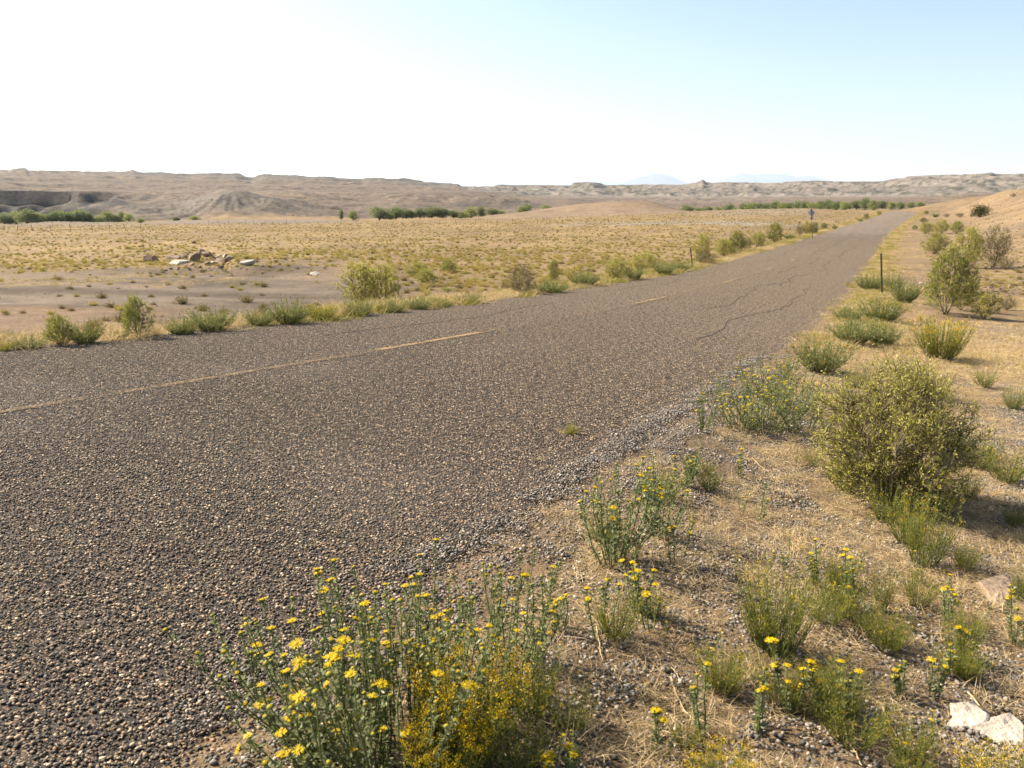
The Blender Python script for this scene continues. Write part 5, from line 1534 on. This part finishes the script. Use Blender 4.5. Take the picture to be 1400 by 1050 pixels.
# ------------------------------------------------------------------ trees
def g_tree(name, rng, leafmat, h=9.0, w=8.0, n=3400, lobes=16, leaf=.42, trunk_h=.22):
    cs = []
    for i in range(lobes):
        a = i * 2.4 + rng.uniform(-.5, .5); q = math.sqrt((i + .4) / lobes)
        cs.append((math.cos(a) * q * w * .34, math.sin(a) * q * w * .34, h * ((.76 - .22 * q * q) if i % 2 == 0 else rng.uniform(.22, .5)) * rng.uniform(.85, 1.05), w * rng.uniform(.17, .26)))
    cs = np.array(cs)
    k = rng.integers(0, lobes, n)
    d = nrm(rng.normal(size=(n, 3)))
    rad = cs[k, 3] * (rng.uniform(.15, 1, n) ** .4) * rng.uniform(.8, 1.25, n)
    c = cs[k, :3] + d * rad[:, None] * [1, 1, .85] + rng.normal(0, .12, (n, 3))
    c[:, 2] = np.maximum(c[:, 2], h * .07)
    lv, lf, lt = leaves(c, d + rng.normal(0, .6, d.shape), leaf * rng.uniform(.6, 1.4, n), leaf * .75, rng)
    base = np.zeros((lobes, 3)); t = np.linspace(0, 1, 6)[None, :, None]
    P = base[:, None] + (cs[:, None, :3] - base[:, None]) * t
    P[..., :2] *= (t[..., 0] ** 1.5)[..., None]
    P = P + rng.normal(0, .10, P.shape) * np.sin(t * math.pi)
    v1, f1 = tubes(P, np.linspace(.13, .04, 6)[None] * np.ones((lobes, 1)) * h / 9, 5)
    tp = np.array([[[0, 0, -.4], [.03, .02, h * .12], [.0, .05, h * trunk_h], [.06, 0, h * trunk_h * 1.6]]])
    v2, f2 = tubes(tp, np.array([[.34, .26, .22, .12]]) * h / 9, 8)
    return Plant(('trunk', mesh_np(name + '_trunk', np.vstack([v1, v2]), np.vstack([f1, f2 + len(v1)]), M['bark'], True)),
                 ('crown', mesh_np(name + '_crown', lv, lf, M[leafmat], tint=lt)))
r4 = np.random.default_rng(44)
COTTON = [g_tree('cottonwood_%d' % i, r4, 'tree_leaf') for i in range(3)]
WILLOW = [g_tree('willow_%d' % i, r4, 'tree_leaf_pale', n=2600, lobes=14) for i in range(2)]
def tree(u, vtop, wpx, r, lib, k, label, group):
    tx, tz = pix_dir(u, vtop)
    y = r; x = float(tx * y)
    g = float(terrain(np.array([x]), np.array([float(y)]))[0])
    h = max(float(tz * y) - g, 2.5)
    w = wpx / F * y
    e = put(lib[k % len(lib)], 'cottonwood_tree' if lib is COTTON else 'willow_tree', (x, y, g - .1), label, 'tree', group, (w / 7.2, w / 7.2, h / 8.9))
    return e
GL, GM, GR = 'trees along the river below the dark bluff', 'trees in the grove below the tan hills', 'trees in the row below the grey badlands'
ORD = 'first second third fourth fifth sixth seventh eighth ninth tenth eleventh twelfth thirteenth fourteenth fifteenth sixteenth seventeenth eighteenth nineteenth twentieth'.split()
ORD += ['twenty-' + o for o in ORD[:9]] + ['thirtieth']
def grove(rows, r0, span, group, tail):
    for n_, (u, vt, w, k) in enumerate(rows):
        tree(u, vt, w, r0 + (n_ * 37 % span), WILLOW if k else COTTON, n_, ('pale green willow' if k else 'dark green cottonwood') + ', ' + ORD[n_] + ' tree ' + tail, group)
grove(sorted([(4, 290, 24, 0), (20, 287, 22, 1), (34, 284, 26, 0), (48, 288, 18, 1), (60, 290, 18, 1), (70, 288, 18, 0), (80, 284, 24, 1), (94, 288, 20, 0), (108, 283, 26, 0), (120, 290, 16, 0), (134, 293, 14, 1), (146, 285, 20, 1), (157, 292, 12, 0), (165, 286, 11, 1), (175, 291, 15, 1), (12, 296, 18, 1), (100, 294, 16, 1)], reverse=True), 392, 40, GL, 'of the river line counted away from the conical hill')
grove([(518, 280, 26, 0), (533, 290, 16, 1), (541, 281, 20, 0), (555, 283, 18, 0), (563, 285, 15, 0), (574, 283, 18, 0), (590, 280, 22, 0), (605, 282, 22, 0), (620, 286, 15, 0), (631, 287, 16, 1), (644, 281, 20, 1), (658, 280, 12, 0), (673, 283, 18, 0), (685, 287, 12, 1)], 372, 34, GM, 'of the grove counted from the lone willow')
right = [(940, 278, 17, 0), (955, 282, 14, 1), (968, 280, 15, 0), (983, 281, 14, 1), (997, 277, 17, 0), (1006, 283, 12, 1)]
right += [(1018 + 10.5 * j, 275.5 - 1.4 * math.sin(j * 1.9) - j * .28, 15 + 3 * math.sin(j * 2.3), 1 if j % 4 == 1 else 0) for j in range(14)]
right += [(1163, 275, 12, 0), (1172, 272, 16, 0), (1184, 268, 14, 0), (1195, 271, 14, 1), (1207, 272, 14, 0), (1220, 274, 12, 1), (1232, 274.5, 12, 0), (1246, 274.5, 12, 1), (1260, 275, 12, 0)]
grove(right, 405, 50, GR, 'of the long row counted from the tan mound')
for u, vt, w, r, lib, lab in ((482, 286, 14, 372, WILLOW, 'lone pale willow at the foot of the tan hills beside the small dark tree'), (466, 284, 6, 380, COTTON, 'small dark spindly tree standing alone on the tan slope'),
                             (721, 277, 14, 470, WILLOW, 'bushy willow behind the tan mound, first of two'), (712, 280, 12, 470, WILLOW, 'lower willow joined to the bushy one behind the tan mound'),
                             (746, 278, 18, 480, WILLOW, 'wide low willow behind the tan mound'), (266, 298, 16, 350, WILLOW, 'small pale willow at the foot of the conical hill'),
                             (241, 297, 10, 360, COTTON, 'small dark tree at the foot of the conical hill'), (192, 297, 12, 350, WILLOW, 'small willow at the grey mound past the river trees')):
    tree(u, vt, w, r, lib, 0, lab, None)

r5 = np.random.default_rng(9)
JUN = g_tree('juniper', r5, 'juniper', 2.2, 2.6, 3600, 14, .10, .16)
p = at(1339, 297); m = ground_px(p)
put(JUN, 'juniper_tree', p, 'dark round juniper standing alone on the right bank', 'tree', None, (24 / m / 2.3, 24 / m / 2.3, 17 / m / 2.05))

# ------------------------------------------------------------------ roadside posts and sign
def channel_mesh(name, h, w, dep, t, mat):
    """U-channel steel post"""
    prof = [(-w / 2, dep), (-w / 2, 0), (w / 2, 0), (w / 2, dep), (w / 2 - t, dep), (w / 2 - t, t), (-w / 2 + t, t), (-w / 2 + t, dep)]
    bm = bmesh.new()
    lo = [bm.verts.new((x, y, -.3)) for x, y in prof]; hi = [bm.verts.new((x, y, h)) for x, y in prof]
    n = len(prof)
    for i in range(n): bm.faces.new((lo[i], lo[(i + 1) % n], hi[(i + 1) % n], hi[i]))
    bm.faces.new(hi); bm.faces.new(lo[::-1])
    bmesh.ops.recalc_face_normals(bm, faces=bm.faces)
    me = bpy.data.meshes.new(name); bm.to_mesh(me); bm.free(); me.materials.append(mat)
    return me
def disc_mesh(name, r, t, mat, n=20):
    bm = bmesh.new()
    bmesh.ops.create_cone(bm, cap_ends=True, segments=n, radius1=r, radius2=r, depth=t)
    for v in bm.verts: v.co = Vector((v.co.x, v.co.z, v.co.y))
    bmesh.ops.recalc_face_normals(bm, faces=bm.faces)
    me = bpy.data.meshes.new(name); bm.to_mesh(me); bm.free(); me.materials.append(mat)
    return me
def marker(u, v, vtop, lab, lean):
    p = at(u, v); m = ground_px(p); h = (v - vtop) / m
    e = bpy.data.objects.new('marker_post', None); COL.objects.link(e)
    e.location = p; e.rotation_euler = (0, lean, -TH)
    tag(e, lab, 'post', 'roadside marker posts')
    w = .062
    obj('post', channel_mesh('marker_post', h, w, .03, .008, M['steel']), e)
    for k in range(6): obj('bolt_hole', disc_mesh('bolt_hole', .006, .003, M['twig'], 8), e, (0, -.002, h * .25 + k * h * .1))
    rf = obj('reflector', disc_mesh('reflector', .04, .012, M['steel']), e, (0, .04, h - .06))
    obj('lens', disc_mesh('lens', .034, .006, M['reflector']), rf, (0, .009, 0))
marker(1206, 402, 347, 'dark steel marker post standing in sagebrush on the near side of the road', -.12)
marker(947, 366, 339, 'dark steel marker post on the far side of the road, leaning slightly', -.17)

def plate(name, w, h, t, rc, mat, diamond):
    bm = bmesh.new()
    bmesh.ops.create_cube(bm, size=1.0)
    for v in bm.verts: v.co = Vector((v.co.x * w, v.co.y * t, v.co.z * h))
    ed = [e for e in bm.edges if abs(e.verts[0].co.x - e.verts[1].co.x) < 1e-6 and abs(e.verts[0].co.z - e.verts[1].co.z) < 1e-6]
    bmesh.ops.bevel(bm, geom=ed, offset=rc, segments=4, affect='EDGES')
    if diamond:
        c = math.cos(math.pi / 4)
        for v in bm.verts: v.co = Vector(((v.co.x - v.co.z) * c, v.co.y, (v.co.x + v.co.z) * c))
    bmesh.ops.recalc_face_normals(bm, faces=bm.faces)
    me = bpy.data.meshes.new(name); bm.to_mesh(me); bm.free(); me.materials.append(mat)
    return me
p = at(1111, 328); m = ground_px(p); top = (328 - 286) / m
sg = bpy.data.objects.new('road_sign', None); COL.objects.link(sg)
sg.location = p; sg.rotation_euler = (0, -.13, -TH - .1)
tag(sg, 'diamond warning sign on a steel post, seen from its grey back', 'sign')
side = 10.6 / m / 1.414
obj('post', channel_mesh('sign_post', top - .02, .06, .035, .008, M['steel']), sg)
pn = obj('sign_panel', plate('sign_panel', side, side, .004, side * .06, M['alu'], True), sg, (0, .041, top - side * .707))
obj('sign_face', plate('sign_face', side * .985, side * .985, .002, side * .06, M['sign_face'], True), pn, (0, .0045, 0))
pl = obj('advisory_plate', plate('advisory_plate', side * .5, side * .5, .004, .03, M['alu'], False), sg, (0, .041, top - side * 1.414 - side * .29))
obj('plate_face', plate('plate_face', side * .49, side * .49, .002, .03, M['sign_face'], False), pl, (0, .0045, 0))
for zz in (.25, .75): obj('bolt', disc_mesh('bolt', .012, .012, M['steel'], 8), sg, (0, .036, top - side * 1.414 * zz))

# ------------------------------------------------------------------ wire fences far across the plain
def fence(posts, label, hpx=6.5):
    e = bpy.data.objects.new('wire_fence', None); COL.objects.link(e)
    P = [at(u, v) for u, v in posts]
    e.location = P[0]
    tag(e, label, 'fence', 'far wire fences')
    rg = np.random.default_rng(len(posts))
    tops = []
    for p in P:
        h = 1.15 * rg.uniform(.85, 1.15); ln = rg.normal(0, .14, 2)
        path = np.array([[[0, 0, -.2], [ln[0] * h * .5, ln[1] * h * .5, h * .5], [ln[0] * h, ln[1] * h, h]]])
        v, f = tubes(path, np.array([[.055, .05, .045]]), 6)
        obj('fence_post', mesh_np('fence_post', v, f, M['post_wood'], True), e, p - P[0])
        tops.append(np.array(p - P[0]) + np.array([ln[0] * h * .8, ln[1] * h * .8, h * .8]))
    for zz in (.95, .62):
        for a, b in zip(tops[:-1], tops[1:]):
            a2, b2 = a * [1, 1, 1] + [0, 0, (zz - .95) * 1.2], b + [0, 0, (zz - .95) * 1.2]
            pth = np.array([[a2, (a2 + b2) / 2 - [0, 0, .06], b2]])
            v, f = tubes(pth, np.full((1, 3), .006), 3)
            obj('wire', mesh_np('fence_wire', v, f, M['steel']), e)
fence([(u, 315.5 - u * .008 + .8 * math.sin(u)) for u in (-15, 6, 24, 45, 70, 97, 126, 150, 172, 192)], 'wire fence of leaning posts on the plain before the river trees')
fence([(u, 305.5 - abs(u - 350) * .004) for u in (286, 299, 312, 335, 346, 363, 392, 405)], 'wire fence of tilted poles at the foot of the conical hill')
fence([(u, 309 - (u - 515) * .012) for u in (515, 536, 551, 565, 573, 588, 600, 624, 650, 680, 706, 735, 770, 802, 833)], 'long wire fence crossing the plain before the grove')

# ------------------------------------------------------------------ dry stalks and weeds in the pavement
def stalk(pix, rad, label, lift=.012):
    P = [at(u, v) for u, v in pix]
    c = P[0]
    Q = np.array([(np.array(p - c) + np.array([0, 0, lift])) for p in P])
    t = np.linspace(0, len(Q) - 1, 14)
    path = np.stack([np.interp(t, np.arange(len(Q)), Q[:, k]) for k in range(3)], 1)
    path = path + RNG.normal(0, .0015, path.shape)
    v, f = tubes(path[None], np.linspace(rad, rad * .45, 14)[None], 5)
    o = obj('dry_stalk', mesh_np('dry_stalk', v, f, M['straw'], True, tint=np.full(len(v), .85)), None, c)
    return tag(o, label, 'stalk', 'dry stalks lying on the verge')
stalk([(1188, 958), (1206, 966), (1212, 1002), (1235, 1030), (1262, 1048)], .0042, 'pale bent stalk on gravel, thicker of the forked pair')
stalk([(1206, 968), (1222, 1008), (1248, 1032), (1270, 1048)], .0030, 'pale bent stalk on gravel, thinner of the forked pair')
stalk([(917, 930), (925, 955), (934, 975), (958, 995)], .0038, 'curved pale stalk lying in straw beside the leafy gumweed stem')
stalk([(913, 912), (925, 925), (931, 940)], .0028, 'short pale stalk just above the curved one in straw')
stalk([(816, 860), (819, 885), (823, 905)], .0028, 'thin upright-lying stalk in the straw beside the bushy gumweed')
stalk([(764, 984), (768, 996), (776, 1008)], .004, 'short thick stalk on dark gravel by the snakeweed')
stalk([(1095, 865), (1080, 880), (1072, 900)], .0028, 'short arched stalk at the foot of the tall snakeweed')
stalk([(1323, 950), (1345, 975), (1372, 1010), (1398, 1045)], .0036, 'long straight stalk crossing the larger cream slab')
stalk([(1160, 1020), (1170, 1035), (1176, 1050)], .004, 'thick pale stalk at the bottom edge beside the forked pair')
stalk([(840, 920), (850, 935), (862, 950)], .0026, 'thin stalk lying in gravel between straw patches')
stalk([(1028, 628), (1040, 640), (1050, 646)], .003, 'pale stalk lying in straw below the dense yellow patch')

r6 = np.random.default_rng(66)
def weed(name, n, h, mat, seed):
    rg = np.random.default_rng(seed)
    az = rg.uniform(0, 6.28, n); t = rg.uniform(.1, 1.2, n)
    d = np.stack([np.cos(az) * np.sin(t), np.sin(az) * np.sin(t), np.cos(t)], 1)
    v, f, tt = blades(rg.normal(0, .02, (n, 3)) * [1, 1, 0], d, rg.uniform(.5, 1, n) * h, .003, rg, .3)
    return mesh_np(name, v, f, M[mat], False, tint=tt)
for u, v, h, n, mat, lab in ((780, 603, .14, 150, 'grass_green', 'tuft of grass growing out of the road surface'), (768, 602, .05, 40, 'straw', 'dry straw sprig beside the grass tuft on the road'), (236, 826, .03, 24, 'straw', 'tiny straw sprig in the near lane'), (118, 886, .02, 12, 'grass_green', 'tiny yellowish sprig in the near lane'), (880, 585, .03, 30, 'straw', 'flat straw sprig on the gravelly road edge'), (735, 640, .03, 25, 'straw', 'small straw sprig on the road edge near the bushy gumweed')):
    tag(obj('grass_tuft', weed('grass_tuft', n, h, mat, int(u)), None, at(u, v) + Vector((0, 0, .065))), lab, 'weed')
# pale bunch grass between the left road-edge shrubs
BG = [weed('bunch_grass_%d' % i, 260, .5, 'straw', 900 + i) for i in range(2)]
for i, (u, v, h, lab) in enumerate(((155, 462, 34, 'pale dry bunch grass on the near side of the tall narrow bush'), (212, 460, 30, 'pale dry bunch grass on the far side of the tall narrow bush'), (470, 432, 24, 'pale dry bunch grass before the large olive greasewood'), (455, 436, 18, 'low dry bunch grass beside the yellow-green brush'), (1240, 470, 24, 'straw-yellow bunch grass between sagebrush and round rabbitbrush'), (1255, 440, 22, 'straw-yellow bunch grass behind the round rabbitbrush'))):
    p = at(u, v); s_ = h / ground_px(p) / .42
    tag(obj('bunch_grass', BG[i % 2], None, p, (0, 0, i), (s_ * 1.2, s_ * 1.2, s_)), lab, 'grass', 'pale bunch grass among the roadside shrubs')
